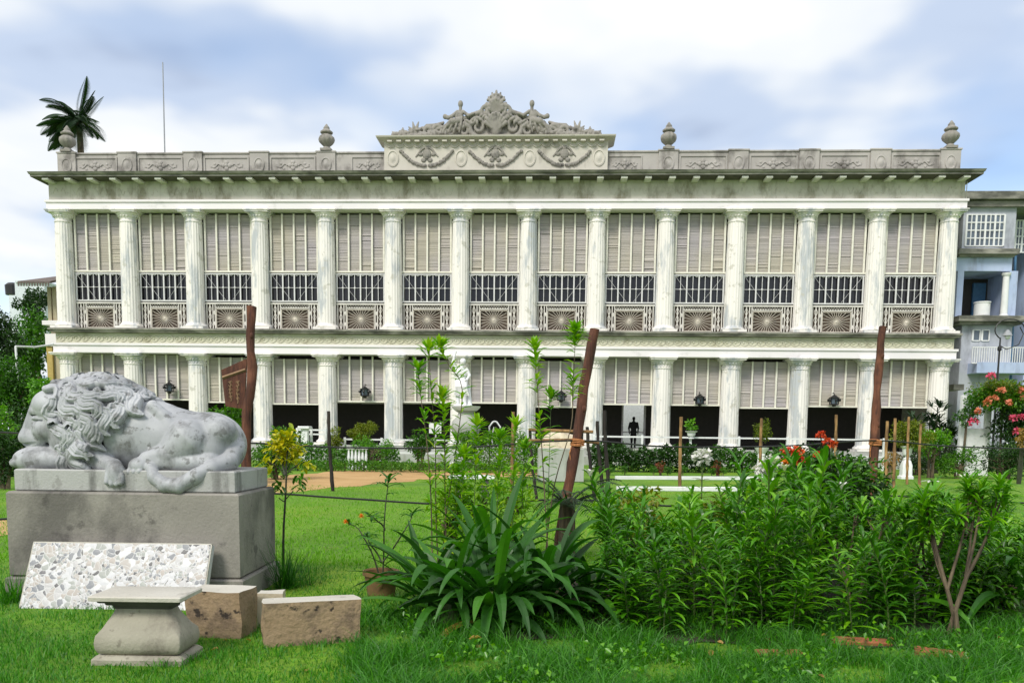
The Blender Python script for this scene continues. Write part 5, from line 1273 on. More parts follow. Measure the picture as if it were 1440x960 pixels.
# ================================================================== POSTS, STAKES, CABLES
def post(name, label, path, rad, mat, seg=10, group=None, cat='post', knots=0, seed=1):
    """a rough wooden post along view points (px, py, dist); the foot sinks into the ground"""
    P = [pt(*q) for q in path]; d = (P[-1]-P[-2]).normalized()
    if P[-1].z > -0.03 and d.z < -0.2: P.append(P[-1]+d*((P[-1].z+0.06)/-d.z))
    t0 = P[-1].copy(); rr = random.Random(seed)
    fine = smooth_path(P, 14); k = MB(); k.tube([p-t0 for p in fine], [rad*rr.uniform(0.88, 1.1)*(0.9+0.15*i/14) for i in range(15)], seg)
    for j in range(knots):
        i = rr.randrange(2, 12); a = rr.uniform(0, 6.3); k.ell(fine[i]-t0+Vector((math.cos(a), math.sin(a), 0))*rad*0.8, (rad*0.45, rad*0.45, rad*0.7), 8, 5)
    k.v = [(x+0.12*rad*math.sin(z*9+y*40), y+0.12*rad*math.cos(z*11+x*40), z) for x, y, z in k.v]
    o = k.build(name, M[mat], loc=t0); autosmooth(o, 60)
    return tag(o, label, cat, group)
post('timber_post', 'crooked reddish timber post standing behind the lion', [(354, 431, 11), (352, 480, 11), (355, 530, 11), (347, 580, 11), (346, 640, 11), (347, 720, 11)], 0.064, 'redwood', 12, knots=4, seed=2)
post('timber_post', 'leaning reddish brown timber post in the middle of the garden', [(836, 463, 11), (822, 540, 11), (811, 620, 11), (800, 680, 11), (790, 745, 11)], 0.073, 'redwood', 14, knots=3, seed=3)
post('timber_post', 'straight reddish timber post in front of the right end of the mansion', [(1241, 459, 13.5), (1234, 540, 13.5), (1230, 620, 13.5), (1226, 700, 13.5)], 0.072, 'redwood', 12, knots=2, seed=4)
# rope lashings on the posts
for (px, py, dd, r_, lab) in ((812, 622, 11, 0.080, 'orange rope lashing round the leaning post'), (1231, 622, 13.5, 0.085, 'orange rope lashing round the right hand post')):
    c0 = pt(px, py, dd); k = MB()
    for q in range(5):
        k.tube([(r_*1.12*math.cos(a_), r_*1.12*math.sin(a_), -0.03+q*0.016+0.012*math.sin(a_+q)) for a_ in np.linspace(0, 2*math.pi, 17)], 0.010, 5)
    k.tube([(-r_, -0.05, -0.05), (-r_*1.3, -0.08, -0.14), (-r_*1.1, -0.07, -0.24)], 0.008, 5)
    tag(k.build('rope', M['rope'], loc=c0), lab, 'rope')
# carved board beside the left post
a, b1, c, d1 = pt(311, 520, 11.1), pt(347, 504, 11.1), pt(343, 575, 11.1), pt(317, 571, 11.1)
k = MB(); off = Vector((0, 0.03, 0))
k.add([d1, c, b1, a, d1+off, c+off, b1+off, a+off], [(0, 1, 2, 3), (7, 6, 5, 4), (0, 4, 5, 1), (1, 5, 6, 2), (2, 6, 7, 3), (3, 7, 4, 0)])
hb = k.build('broken_board', M['redwood2'] if 'redwood2' in M else M['redwood']); tag(hb, 'slanting dark red carved board hanging beside the crooked post behind the lion', 'board')
k = MB()
def onb(u, v): return a.lerp(b1, u).lerp(d1.lerp(c, u), v)-Vector((0, 0.004, 0))
k.tube([onb(0.02, 0.22), onb(0.98, 0.22)], 0.022, 4)
for (u, v) in ((0.32, 0.6), (0.66, 0.64)):
    k.tube([onb(u+0.03*math.sin(q*0.9), v-0.24+0.05*q) for q in range(11)], 0.009, 4)
    for q in range(5):
        for sg in (-1, 1): k.tube([onb(u, v-0.18+q*0.09), onb(u+sg*0.07, v-0.23+q*0.09), onb(u+sg*0.11, v-0.19+q*0.09)], [0.010, 0.008, 0.003], 4)
k.build('carving', plain('worn_wood', (0.24, 0.15, 0.08), 0.8, 0.3, 9), hb)
SG = 'bamboo stakes along the garden'
for j, (px, yt, yb_, dd, r_, lab) in enumerate((
    (957, 586, 668, 26, 0.055, 'bamboo stake standing below the small white urn'), (1070, 588, 668, 26, 0.05, 'bamboo stake beside the white fluted planter pillar'), (1175, 583, 655, 27, 0.05, 'bamboo stake between the red flowers and the dark veranda'),
    (1247, 592, 662, 27, 0.055, 'bent bamboo stake right next to the right hand post'), (1258, 588, 664, 27, 0.055, 'straight bamboo stake second from the right hand post'), (1277, 586, 650, 29, 0.045, 'bamboo stake poking out behind the large garden urn'),
    (1294, 596, 664, 26, 0.045, 'bamboo stake just right of the large garden urn'), (721, 579, 660, 22, 0.05, 'bamboo stake left of the leaning post and right of the white chair'))):
    post('bamboo_stake', lab, [(px+1, yt, dd), (px+random.uniform(-1, 1), (yt+yb_)/2, dd), (px-1, yb_, dd)], r_, 'bamboo', 7, SG, 'stake', seed=j)
DG = 'dark wooden stakes'
for j, (px, yt, yb_, dd, r_, lab) in enumerate(((463, 578, 662, 22, 0.05, 'dark bent stake before the mansion column at the left'), (851, 577, 660, 20, 0.05, 'tallest dark stake right of the leaning post'), (841, 592, 655, 20, 0.045, 'middle dark stake right of the leaning post'), (827, 600, 650, 20, 0.045, 'shortest dark stake touching the leaning post'), (746, 605, 655, 20, 0.04, 'dark stake left of the grey stone platform'))):
    post('dark_stake', lab, [(px-1, yt, dd), (px, (yt+yb_)/2, dd), (px+3, yb_, dd)], r_, 'darkwood', 7, DG, 'stake', seed=10+j)
def pole(label, pts, r_):
    P = [pt(*q) for q in pts]; k = MB(); k.tube([p-P[0] for p in P], r_, 7)
    return tag(k.build('bamboo_pole', M['bamboo'], loc=P[0]), label, 'pole', 'horizontal bamboo poles')
pole('upper bamboo pole lashed across the leaning post', [(744, 604, 11.4), (800, 606, 11.1), (834, 607, 11.0)], 0.022)
pole('lower bamboo pole crossing behind the leaning post', [(740, 619, 11.5), (800, 618, 11.2), (842, 623, 11.2)], 0.018)
def cable(label, pts, r_=0.012):
    P = [pt(*q) for q in pts]; P = smooth_path(P, 40); k = MB(); k.tube([p-P[0] for p in P], r_, 5)
    return tag(k.build('cable', M['cable'], loc=P[0]), label, 'cable', 'black cables strung between the posts')
cable('upper black cable strung between the three timber posts', [(-30, 606, 10.5), (150, 615, 10.8), (346, 622, 11), (480, 629, 11.1), (650, 629, 11.1), (811, 619, 10.95), (940, 628, 11.8), (1100, 627, 12.7), (1230, 619, 13.4), (1330, 627, 13.6), (1480, 632, 13.8)])
cable('lower black cable sagging above the lawn', [(-30, 732, 9.4), (150, 718, 10), (346, 694, 11), (480, 700, 11.1), (640, 709, 11.1), (800, 702, 10.95), (960, 712, 11.6), (1110, 709, 12.6), (1228, 697, 13.4), (1330, 701, 13.6), (1480, 709, 13.8)], 0.014)

# ================================================================== FOREGROUND PLANTS
BED = 'leafy lily stems of the flower bed'
def lily_mesh(h, seed, n=44, spread=0.09):
    rr = random.Random(seed); st = MB(); lf = MB(); lx, ly = rr.uniform(-0.28, 0.28), rr.uniform(-0.25, 0.25)
    axis = lambda u: Vector((lx*u*u, ly*u*u, h*u))
    st.tube([axis(i/6) for i in range(7)], [0.009*(1-0.5*i/6) for i in range(7)], 5)
    for i in range(n):
        u = 0.10+0.88*(i/n)**0.85; a = i*2.4+rr.uniform(-0.3, 0.3); lift = 0.25+0.7*u+rr.uniform(-0.3, 0.3)
        if u > 0.93: lift = 1.1
        d = Vector((math.cos(a)*math.cos(lift), math.sin(a)*math.cos(lift), math.sin(lift)))
        L_ = rr.uniform(0.16, 0.29)*(1.05 if u < 0.8 else 0.75); W_ = rr.uniform(0.028, 0.044)*(1.25 if u < 0.35 else 1)
        lf.leaf(axis(u), d, L_, W_, rr.uniform(0.9, 2.4), 5, 0.25)
    return st, lf, axis(1.0)
protos = []
for s_ in range(7):
    h = (1.0, 1.12, 1.22, 1.3, 1.05, 1.18, 0.9)[s_]; st, lf, tip = lily_mesh(h, 100+s_)
    t0 = thing('lily_plant', 'tall leafy green lily stem in the dense flower bed right of the strap leaved clump', 'lily', (0, 0, 0), 0, BED)
    st.build('stem', M['stem'], t0); lf.build('leaves', M['lily'], t0); protos.append((t0, tip, h))
rr = random.Random(12); used = [0]*7; nl = 0
def put_lily(px, py, want=None, bloom=None, shrink=1.0, label=None):
    i = rr.randrange(7); t0, tip, h = protos[i]; p = at(px, py)
    if used[i]: t0 = copy_tree(t0)
    used[i] = 1; s_ = (want/h if want else rr.uniform(0.9, 1.08))*shrink
    t0.location = p; t0.rotation_euler = (0, 0, rr.uniform(0, 6.28)); t0.scale = (max(s_, 0.8), max(s_, 0.8), s_)
    if label: t0['label'] = label
    return t0, p+(Matrix.Rotation(t0.rotation_euler.z, 3, 'Z') @ Vector((tip.x*max(s_, .8), tip.y*max(s_, .8), tip.z*s_)))
def top_row(px):                                        # view row reached by the bed's upper edge
    xs_ = [850, 880, 930, 990, 1040, 1100, 1160, 1200, 1250, 1290]; ys_ = [720, 690, 700, 690, 655, 650, 655, 668, 700, 745]
    return float(np.interp(px, xs_, ys_))
for k_ in range(80):
    px = rr.uniform(858, 1262); py = 812+ (rr.random()**0.8)*72; d = (at(px, py)-Vector(CAM)).dot(Vector(WX))
    want = zat(px, top_row(px)+rr.uniform(-16, 75), d)
    put_lily(px, py, max(0.55, min(1.42, want)))
for k_ in range(34):                                     # low front stems
    px = rr.uniform(850, 1290); py = rr.uniform(866, 900); put_lily(px, py, rr.uniform(0.45, 0.85))
for k_ in range(30):                                     # thinner stems round the bare trunks
    px = rr.uniform(1252, 1440); py = rr.uniform(826, 884); put_lily(px, py, rr.uniform(0.5, 0.95), label='leafy lily stem at the thin right end of the flower bed')
# white trumpet blooms on stems of their own
def bloom(parent, p, mat, n, L_, W_, up=0.7, seed=1):
    r2 = random.Random(seed); k = MB()
    for q in range(n):
        a = q*2*math.pi/n+0.3; d = Vector((math.cos(a)*math.cos(up), math.sin(a)*math.cos(up), math.sin(up)))
        k.leaf(p, d, L_*r2.uniform(0.85, 1.1), W_, 0.7, 4, 0.2)
    o = k.build('flower', M[mat]); o.parent = parent; return o
for j, (px, py, pyb, up, lab) in enumerate(((1035, 720, 862, 0.6, 'lily stem with a white flower low in the left of the bed'), (1196, 688, 860, 0.9, 'lily stem with a white bud beside the dark red flowered bush'), (1330, 676, 850, 0.1, 'lily stem with a drooping white flower at the right of the bed'), (1368, 674, 850, 0.8, 'lily stem with a pale yellow flower furthest right'), (1046, 650, 850, 0.9, 'tall lily stem with pale green bud beside the white phlox'), (1128, 662, 850, 1.0, 'lily stem with pale buds under the red flowers'), (866, 668, 842, 0.9, 'lily stem with white buds at the left edge of the bed'), (928, 722, 866, 0.7, 'lily stem with a half open white flower in the left half of the bed'))):
    d = (at(px, pyb)-Vector(CAM)).dot(Vector(WX)); h_ = zat(px, py, d); t0, tp = put_lily(px, pyb, h_/1.0, label=lab)
    inv = Matrix.Rotation(-t0.rotation_euler.z, 3, 'Z'); q = inv @ (tp-t0.location); q = Vector((q.x/t0.scale.x, q.y/t0.scale.y, q.z/t0.scale.z))
    bloom(t0, q, 'pet_cream' if j in (3, 4, 5) else 'pet_white', 6, 0.10 if j < 4 else 0.07, 0.034, up, j); t0['group'] = 'lily stems in flower'
# strap leaved crinum clumps
def strap_prof(t_): return min(1.0, 0.45+t_*2.2)*(1-max(0, t_-0.55)**2*4.6) if t_ < 0.999 else 0.03
def crinum(name, label, px, py, n, Lr, Wr, seed, lean=(0.35, 1.2), group=None, droop=(0.5, 3.2)):
    rr = random.Random(seed); p = at(px, py); t0 = thing(name, label, 'plant', p, 0, group)
    lf = MB(); old = MB(); bs = MB()
    for i in range(n):
        u = i/n; a = i*2.399+rr.uniform(-0.4, 0.4); lift = lean[1]-(lean[1]-lean[0])*u+rr.uniform(-0.15, 0.15); lift = min(lift, 1.5)
        d = Vector((math.cos(a)*math.cos(lift), math.sin(a)*math.cos(lift), math.sin(lift)))
        b0 = Vector((math.cos(a)*0.06*(1+u), math.sin(a)*0.06*(1+u), 0.05+0.18*(1-u)))
        (old if (u > 0.9 and rr.random() < 0.2) else lf).leaf(b0, d, rr.uniform(*Lr), rr.uniform(*Wr), rr.uniform(*droop), 10, rr.uniform(0.1, 0.3), strap_prof, rr.uniform(-0.5, 0.5))
    bs.lathe([(0.10, -0.05), (0.09, 0.1), (0.06, 0.25), (0.03, 0.3)], 12)
    lf.build('leaves', M['crinum'], t0)
    if old.v: old.build('withered_leaves', M['yellowleaf'], t0)
    bs.build('bulb_neck', M['stem'], t0); return t0
CG = 'strap leaved clumps'
crinum('crinum_lily', 'dark green strap leaved plant forming the left of the big central clump', 635, 872, 54, (0.55, 0.95), (0.06, 0.095), 1)
crinum('crinum_lily', 'dark green strap leaved plant in the middle of the big central clump', 695, 882, 70, (0.55, 0.95), (0.065, 0.10), 2, (0.3, 1.05))
crinum('crinum_lily', 'dark green strap leaved plant with long leaves reaching right towards the lilies', 762, 870, 56, (0.6, 1.05), (0.065, 0.10), 3)
crinum('crinum_lily', 'strap leaved plant at the back of the big central clump', 690, 842, 54, (0.8, 1.15), (0.065, 0.10), 4)
crinum('crinum_lily', 'small strap leaved plant left of the big clump beside the flower pot', 600, 856, 18, (0.45, 0.7), (0.05, 0.07), 5)
crinum('crinum_lily', 'strap leaved plant hidden among the lilies left of the bare stemmed shrub', 1248, 868, 26, (0.6, 0.95), (0.05, 0.075), 6)
crinum('crinum_lily', 'strap leaved plant at the right picture edge', 1428, 866, 28, (0.75, 1.15), (0.06, 0.085), 7)
crinum('crinum_lily', 'strap leaved plant between the lilies and the big clump', 828, 862, 24, (0.5, 0.8), (0.06, 0.09), 8)
# cycad with dark feather leaves behind the clump
p = foot(800, 10.3); t0 = thing('cycad', 'dark feather leaved cycad at the foot of the leaning post', 'cycad', p)
k = MB(); zc_ = zat(800, 700, 10.3)
for i in range(16): frond(k, (0, 0, zc_-0.1), i*2.4, 0.85, 0.55+0.3*math.sin(i*1.7), 1.3, 22, 0.022, 0.42)
k.build('fronds', M['darkbush'], t0); k = MB(); k.tube([(0, 0, -0.05), (0, 0, zc_)], [0.12, 0.1], 10); k.build('trunk', M['bark'], t0)
# tall saplings left of the leaning post
def sapling(label, path, dist, n, L_, W_, mat='sapling', seed=1, r_=0.010, bare=0.25, tipn=16, clumps=()):
    rr = random.Random(seed); P = [pt(x, y, dist+dz) for x, y, dz in path]; d = P[-1]-P[-2]
    if P[-1].z > 0: P.append(Vector((P[-1].x+0.02, P[-1].y, 0.0)))
    base_ = P[-1].copy(); base_.z = 0; P = smooth_path([q-base_ for q in P[::-1]], 24)
    t0 = thing('sapling', label, 'sapling', base_); k = MB(); k.tube(P, [r_*(1-0.7*i/24) for i in range(25)], 6); k.build('stem', M['bark'] if r_ > 0.009 else M['stem'], t0)
    lf = MB()
    def at_u(u): f = u*24; i = min(23, int(f)); return P[i].lerp(P[i+1], f-i)
    for i in range(int(n*1.5)):
        u = bare+(1-bare)*rr.random()
        if clumps: u = min(1, max(0.02, rr.gauss(rr.choice(clumps), 0.035)))
        a = rr.uniform(0, 6.3); lift = rr.uniform(-0.1, 0.9)
        lf.leaf(at_u(u), (math.cos(a)*math.cos(lift), math.sin(a)*math.cos(lift), math.sin(lift)), 1.2*L_*rr.uniform(0.7, 1.2), W_*rr.uniform(0.8, 1.2), rr.uniform(0.3, 1.3), 3, 0.2)
    for i in range(tipn):
        a = i*2.4; lift = rr.uniform(0.5, 1.3); lf.leaf(P[-1], (math.cos(a)*math.cos(lift), math.sin(a)*math.cos(lift), math.sin(lift)), 1.2*L_*rr.uniform(0.8, 1.15), W_*1.2, 0.6, 3, 0.2)
    lf.build('leaves', M[mat], t0); return t0
sd_ = 9.0
sapling('tall slim sapling with its tip before the white cornice left of the statue', [(603, 492, 0), (606, 545, 0), (612, 620, 0), (613, 720, 0), (616, 790, 0)], sd_, 54, 0.13, 0.035, seed=1, clumps=(0.98, 0.8, 0.62, 0.5, 0.4))
sapling('yellow green slim sapling left of the tall slim sapling', [(588, 520, 0), (592, 560, 0), (600, 620, 0), (606, 700, 0), (608, 790, 0)], sd_-0.2, 50, 0.12, 0.033, 'sapling', 2, clumps=(0.98, 0.85, 0.7, 0.45))
sapling('slanting slim sapling crossing in front of the white statue', [(619, 488, 0), (632, 515, 0), (650, 548, 0), (640, 640, 0), (628, 720, 0), (622, 790, 0)], sd_+0.2, 56, 0.13, 0.036, 'sapling', 3, clumps=(0.98, 0.9, 0.76, 0.6, 0.45))
sapling('thick leafed sapling below the white statue', [(622, 560, 0), (625, 620, 0), (626, 700, 0), (628, 790, 0)], sd_, 90, 0.14, 0.038, 'sapling', 4)
sapling('slim sapling left of the leaning post reaching the white cornice', [(752, 490, 0), (755, 540, 0), (760, 600, 0), (765, 680, 0), (770, 770, 0)], sd_, 60, 0.13, 0.035, 'sapling', 5, clumps=(0.98, 0.9, 0.8, 0.6, 0.5))
sapling('tallest slim sapling whose tip crosses the leaning post top', [(809, 466, 0), (808, 500, 0), (805, 550, 0), (803, 600, 0), (780, 680, 0), (768, 770, 0)], sd_+0.5, 70, 0.14, 0.036, 'sapling', 6, clumps=(0.99, 0.95, 0.9, 0.72, 0.7))
for j, (px, yt, n, lab) in enumerate(((668, 600, 90, 'leafy sapling at the left of the white bench'), (700, 618, 110, 'leafy sapling before the white bench'), (722, 600, 80, 'leafy sapling right of the white chair'), (650, 640, 80, 'low leafy sapling under the fountain'), (735, 632, 70, 'low leafy sapling left of the grey platform'), (640, 668, 60, 'short sapling at the back of the strap leaved clump'), (772, 560, 50, 'short sapling with bright tip left of the leaning post'))):
    sapling(lab, [(px+3, yt, 0), (px, (yt+760)/2, 0), (px-3, 780, 0)], sd_-0.4+0.15*j, n, 0.13, 0.036, 'sapling', 20+j, 0.008, 0.15)
for j, (px, dd, wp, yt, lab) in enumerate(((672, 9.6, 70, 640, 'loose bright green shrub among the saplings left of the white bench'), (726, 9.9, 66, 632, 'loose bright green shrub among the saplings right of the white bench'), (632, 9.4, 54, 662, 'loose bright green shrub at the foot of the tall saplings'))):
    bush('shrub', lab, 'shrub', px, dd, wp, yt, 'sapling', 0.10, 400, 760, seed=140+j, nclump=24, asp=0.32)
# croton with yellow leaves
cp = [(404, 628, 0), (402, 690, 0), (399, 740, 0), (398, 785, 0)]; cd = 8.6
P = [pt(x, y, cd) for x, y, _ in cp]; b0 = foot(398, cd); t0 = thing('croton', 'slender croton with yellow leaves beside the lion pedestal', 'croton', b0)
k = MB(); k.tube([q-b0 for q in [Vector((P[-1].x, P[-1].y, -0.05))]+P[::-1]], [0.014, 0.013, 0.012, 0.01, 0.006], 7)
br0 = pt(400, 668, cd)-b0
for x, y in ((378, 650), (420, 655), (388, 640), (416, 632), (430, 648), (405, 610), (392, 625)): k.tube([br0, (br0+(pt(x, y, cd)-b0))/2+Vector((0, 0.05, 0.03)), pt(x, y, cd+0.1)-b0], 0.006, 5)
for x, y in ((392, 700), (412, 690)): k.tube([pt(399, 705, cd)-b0, pt(x, y, cd)-b0], 0.006, 5)
k.build('stem', M['darkstem'], t0)
lf = MB(); cu_ = MB(); rr = random.Random(8)
for x, y, n in ((402, 622, 46), (388, 628, 34), (418, 634, 34), (396, 612, 20), (410, 612, 16), (400, 640, 26), (376, 652, 12), (430, 652, 14), (392, 642, 14), (410, 648, 12), (372, 662, 6), (436, 660, 5)):
    c = pt(x, y, cd+rr.uniform(-0.1, 0.1))-b0
    for q in range(n):
        a = rr.uniform(0, 6.3); lift = rr.uniform(-0.8, 1.0); lf.leaf(c+Vector((rr.gauss(0, .035), rr.gauss(0, .04), rr.gauss(0, .035))), (math.cos(a)*math.cos(lift), math.sin(a)*math.cos(lift), math.sin(lift)), rr.uniform(0.08, 0.13), rr.uniform(0.03, 0.05), rr.uniform(0.4, 1.6), 4, 0.2)
for x, y, n in ((418, 672, 12), (424, 684, 7), (396, 688, 7), (390, 678, 6)):
    c = pt(x, y, cd)-b0
    for q in range(n):
        a = rr.uniform(0, 6.3); cu_.leaf(c+Vector((rr.gauss(0, .03), rr.gauss(0, .03), rr.gauss(0, .03))), (math.cos(a)*0.6, math.sin(a)*0.6, -0.3), rr.uniform(0.07, 0.11), 0.035, 1.2, 4, 0.3)
lf.build('yellow_leaves', M['croton'], t0); cu_.build('dark_leaves', M['bushy'], t0)
# grass tuft by the pedestal corner
def tuft(name, label, px, py, n, Lr, seed, mat='grass', W_=0.009, lean=(0.5, 1.45)):
    rr = random.Random(seed); p = at(px, py); t0 = MB()
    for i in range(n):
        a = rr.uniform(0, 6.3); lift = rr.uniform(*lean)
        t0.leaf((rr.gauss(0, 0.05), rr.gauss(0, 0.05), -0.02), (math.cos(a)*math.cos(lift), math.sin(a)*math.cos(lift), math.sin(lift)), rr.uniform(*Lr), W_, rr.uniform(0.2, 1.4), 5, 0.15, lambda t_: 1-t_*0.9)
    return tag(t0.build(name, M[mat], loc=p), label, 'grass tuft')
tuft('grass_tuft', 'tuft of long thin grass at the corner of the lion pedestal', 402, 826, 150, (0.3, 0.62), 1, W_=0.012)
tuft('grass_tuft', 'dark weedy grass tuft at the left foot of the lion pedestal', 14, 846, 120, (0.2, 0.42), 3, W_=0.012)
tuft('grass_tuft', 'sparse tuft of long grass between the pedestal and the flower pot', 432, 822, 40, (0.2, 0.4), 2)
# potted plant with orange flowers
pp_ = at(536, 838); pp_.z = 0
t0 = thing('flower_pot', 'round weathered clay flower pot in the grass left of the big clump', 'pot', pp_)
rp = 25/F*((pp_-Vector(CAM)).dot(Vector(WX)))
k = MB(); k.lathe([(rp*0.72, -0.02), (rp*0.85, 0.12), (rp*0.92, 0.20), (rp*1.02, 0.21), (rp*1.04, 0.25), (rp*0.96, 0.255), (rp*0.88, 0.24), (rp*0.86, 0.2)], 28); autosmooth(k.build('body', M['terracotta'], t0))
k = MB(); k.lathe([(rp*0.86, 0.19), (rp*0.4, 0.21), (0.01, 0.215)], 20); k.build('soil', M['soil'], t0)
dpl = (pp_-Vector(CAM)).dot(Vector(WX)); pb_ = Vector((pp_.x, pp_.y, 0.2))
t1 = thing('potted_plant', 'thin stemmed plant with narrow drooping leaves and orange flowers growing in the clay pot', 'plant', pb_)
k = MB(); lf = MB(); fw = MB(); rr = random.Random(3)
def cane(path, r_=0.009):
    Q = smooth_path([pt(x, y, dpl)-pb_ for x, y in path], 10); Q = [Vector((q.x, q.y+0.03*math.sin(i), q.z)) for i, q in enumerate(Q)]; k.tube(Q, [r_*(1-0.06*i) for i in range(11)], 6); return Q
for path, nt_, L_ in (([(537, 818), (540, 760), (543, 700), (546, 672)], 12, 0.19), ([(535, 818), (520, 770), (505, 745), (490, 736)], 5, 0.1), ([(538, 790), (560, 760), (575, 735), (580, 720)], 9, 0.16), ([(536, 790), (525, 770), (518, 760), (515, 752)], 8, 0.15), ([(541, 745), (535, 735), (526, 728), (516, 725)], 6, 0.13)):
    Q = cane(path)
    for q in range(nt_):
        a = q*2.4; lift = rr.uniform(0.1, 0.9); lf.leaf(Q[-1]-(Q[-1]-Q[-2])*rr.uniform(0, 3), (math.cos(a)*math.cos(lift), math.sin(a)*math.cos(lift), math.sin(lift)), L_*rr.uniform(0.8, 1.2), 0.032, rr.uniform(1.2, 2.2), 5, 0.2)
    for q in range(6):
        a = rr.uniform(0, 6.3); lf.leaf(Q[rr.randrange(3, 9)], (math.cos(a), math.sin(a), 0.4), L_*0.8, 0.026, 1.6, 4, 0.2)
k.build('stem', M['darkstem'], t1); lf.build('leaves', M['crinum'], t1)
for x, y in ((486, 734), (508, 726)):
    c = pt(x, y, dpl-0.05)-pb_
    for q in range(16):
        a = q*2.4; l2 = -0.5+2*q/16; fw.leaf(c, (math.cos(a)*math.cos(l2), math.sin(a)*math.cos(l2), math.sin(l2)), 0.035, 0.02, 0.5, 2, 0.2)
fw.build('orange_flowers', M['pet_orange'], t1)
# dark bush with red flower heads
def flower_head(parent, c, r_, n, mat, size, name='flower_head', seed=1):
    g_ = np.random.default_rng(seed); N = unit(g_.normal(size=(n, 3))+np.array([0, 0, 0.5])); P = N*r_*g_.uniform(0.75, 1.0, (n, 1))*np.array([1, 1, 0.75])
    V, Fc = leaf_cloud(P, N, size, 0.8, 0.5, 0.0); return np_build(name, V+np.array(c), Fc, M[mat], parent)
ib = bush('ixora_bush', 'dark leaved bush with red orange flower heads rising above the lily bed', 'bush', 1178, 9.6, 150, 618, 'darkbush', 0.075, 4600, 780, 0.55, seed=71, nclump=34, asp=0.5)
foliage('young_foliage', M['bushy'], (0.55, 0.5, 0.55), 1500, 0.075, 26, 0.2, (0.05, -0.05, zat(1178, 690, 9.6)), ib, 0.5, 72)
for j, (px, py, r_) in enumerate(((1108, 636, 0.085), (1122, 634, 0.075), (1112, 648, 0.07), (1124, 647, 0.065), (1103, 650, 0.05), (1154, 612, 0.055), (1164, 622, 0.06), (1172, 625, 0.045), (1150, 640, 0.04))):
    flower_head(ib, pt(px, py, 9.0)-ib.location, r_*0.72, 60, 'pet_red' if j not in (2, 4) else 'pet_orange', 0.035, seed=j)
k = MB()
for px, py in ((1108, 636), (1122, 640), (1154, 612), (1166, 622)):
    q0 = pt(px, py, 9.0)-ib.location; k.tube([q0, q0*0.6+Vector((0, 0, 0.2)), (0, 0, 0.3)], 0.007, 5)
k.build('flower_stem', M['darkstem'], ib)
for j, (px, py, dd, r_, lab) in enumerate(((988, 642, 8.6, 0.085, 'phlox with a round white pink flower head before the topiary row'), (1085, 652, 8.6, 0.085, 'phlox with a round white flower head left of the red flowers'), (1070, 660, 8.7, 0.05, 'phlox with a small white flower head beside the white planter pillar'))):
    t0 = thing('phlox', lab, 'flower', foot(px+3, dd)); c = pt(px, py, dd)-t0.location
    flower_head(t0, c, r_, 110, 'pet_white', 0.05, seed=30+j); k = MB(); k.tube([c, c*0.5, (0, 0, -0.05)], 0.008, 5); k.build('stem', M['stem'], t0)
    lf = MB(); rr = random.Random(j)
    for q in range(26):
        u = rr.uniform(0.25, 0.95); a = rr.uniform(0, 6.3); lf.leaf(c*u, (math.cos(a), math.sin(a), 0.3), rr.uniform(0.08, 0.13), 0.026, 0.9, 3, 0.2)
    lf.build('leaves', M['olive'], t0)
# loose plants along the back of the bed
for j, (px, dd, wp, yt, mt, lab) in enumerate(((905, 8.4, 90, 672, 'olive', 'sparse yellow green shrub left of the white phlox'), (960, 8.2, 80, 690, 'brightbush', 'bright leafy shrub under the white phlox'), (868, 8.0, 60, 690, 'brightbush', 'bright green shrub at the left end of the lily bed'), (1010, 9.0, 60, 676, 'olive', 'yellowish shrub between the two round white flower heads'))):
    bush('shrub', lab, 'shrub', px, dd, wp, yt, mt, 0.085, 800, 800, seed=80+j, nclump=20, asp=0.4)
# shrub with bare forked trunks at the right
def whorl_shrub(label, px, py, ytop, wpx, seed, ntr=3, n=34, mat='lily'):
    rr = random.Random(seed); p = at(px, py); d = (p-Vector(CAM)).dot(Vector(WX)); H = zat(px, ytop, d); w = wpx/F*d/2
    t0 = thing('forked_shrub', label, 'shrub', p); tr = MB(); lf = MB()
    for s_ in range(ntr):
        bx = rr.uniform(-0.05, 0.05); a = s_*2.1+rr.uniform(-0.4, 0.4); kx, ky = math.cos(a)*w*0.35, math.sin(a)*w*0.3
        fork = Vector((bx+kx*1.0, ky*1.0, H*rr.uniform(0.28, 0.42))); tr.tube([(bx+kx*0.9, ky*0.9, -0.05), (bx+kx*0.7+rr.uniform(-.05, .05), ky*0.8, fork.z*0.5), fork], [0.021, 0.018, 0.016], 8)
        for q in range(4):
            a2 = a+rr.uniform(-1.3, 1.3); e_ = fork+Vector((math.cos(a2)*w*0.55, math.sin(a2)*w*0.5, H*rr.uniform(0.25, 0.55))); m_ = fork.lerp(e_, 0.5)+Vector((0, 0, -0.04))
            tr.tube([fork, m_, e_], [0.014, 0.010, 0.006], 6)
            for tipq in range(2):
                c = e_+Vector((rr.gauss(0, .07), rr.gauss(0, .07), rr.uniform(-0.02, 0.18))); tr.tube([m_.lerp(e_, 0.6), c], [0.008, 0.004], 4)
                for z_ in range(n):
                    aa = z_*2.4; lift = rr.uniform(-0.2, 1.2); lf.leaf(c-Vector((0, 0, rr.uniform(0, 0.16))), (math.cos(aa)*math.cos(lift), math.sin(aa)*math.cos(lift), math.sin(lift)), rr.uniform(0.11, 0.19), rr.uniform(0.020, 0.03), rr.uniform(0.7, 1.6), 4, 0.2)
    tr.build('trunk', M['bark'], t0); lf.build('leaves', M[mat], t0)
whorl_shrub('bushy shrub on bare forked pale trunks at the right of the bed', 1336, 904, 668, 150, 1, 2, 40)
whorl_shrub('second bushy shrub with bare trunks behind the forked trunk shrub', 1302, 868, 680, 120, 2, 3, 30)
whorl_shrub('leafy shrub on two thin pale trunks in the middle of the lily bed', 1196, 872, 690, 110, 3, 2, 30)
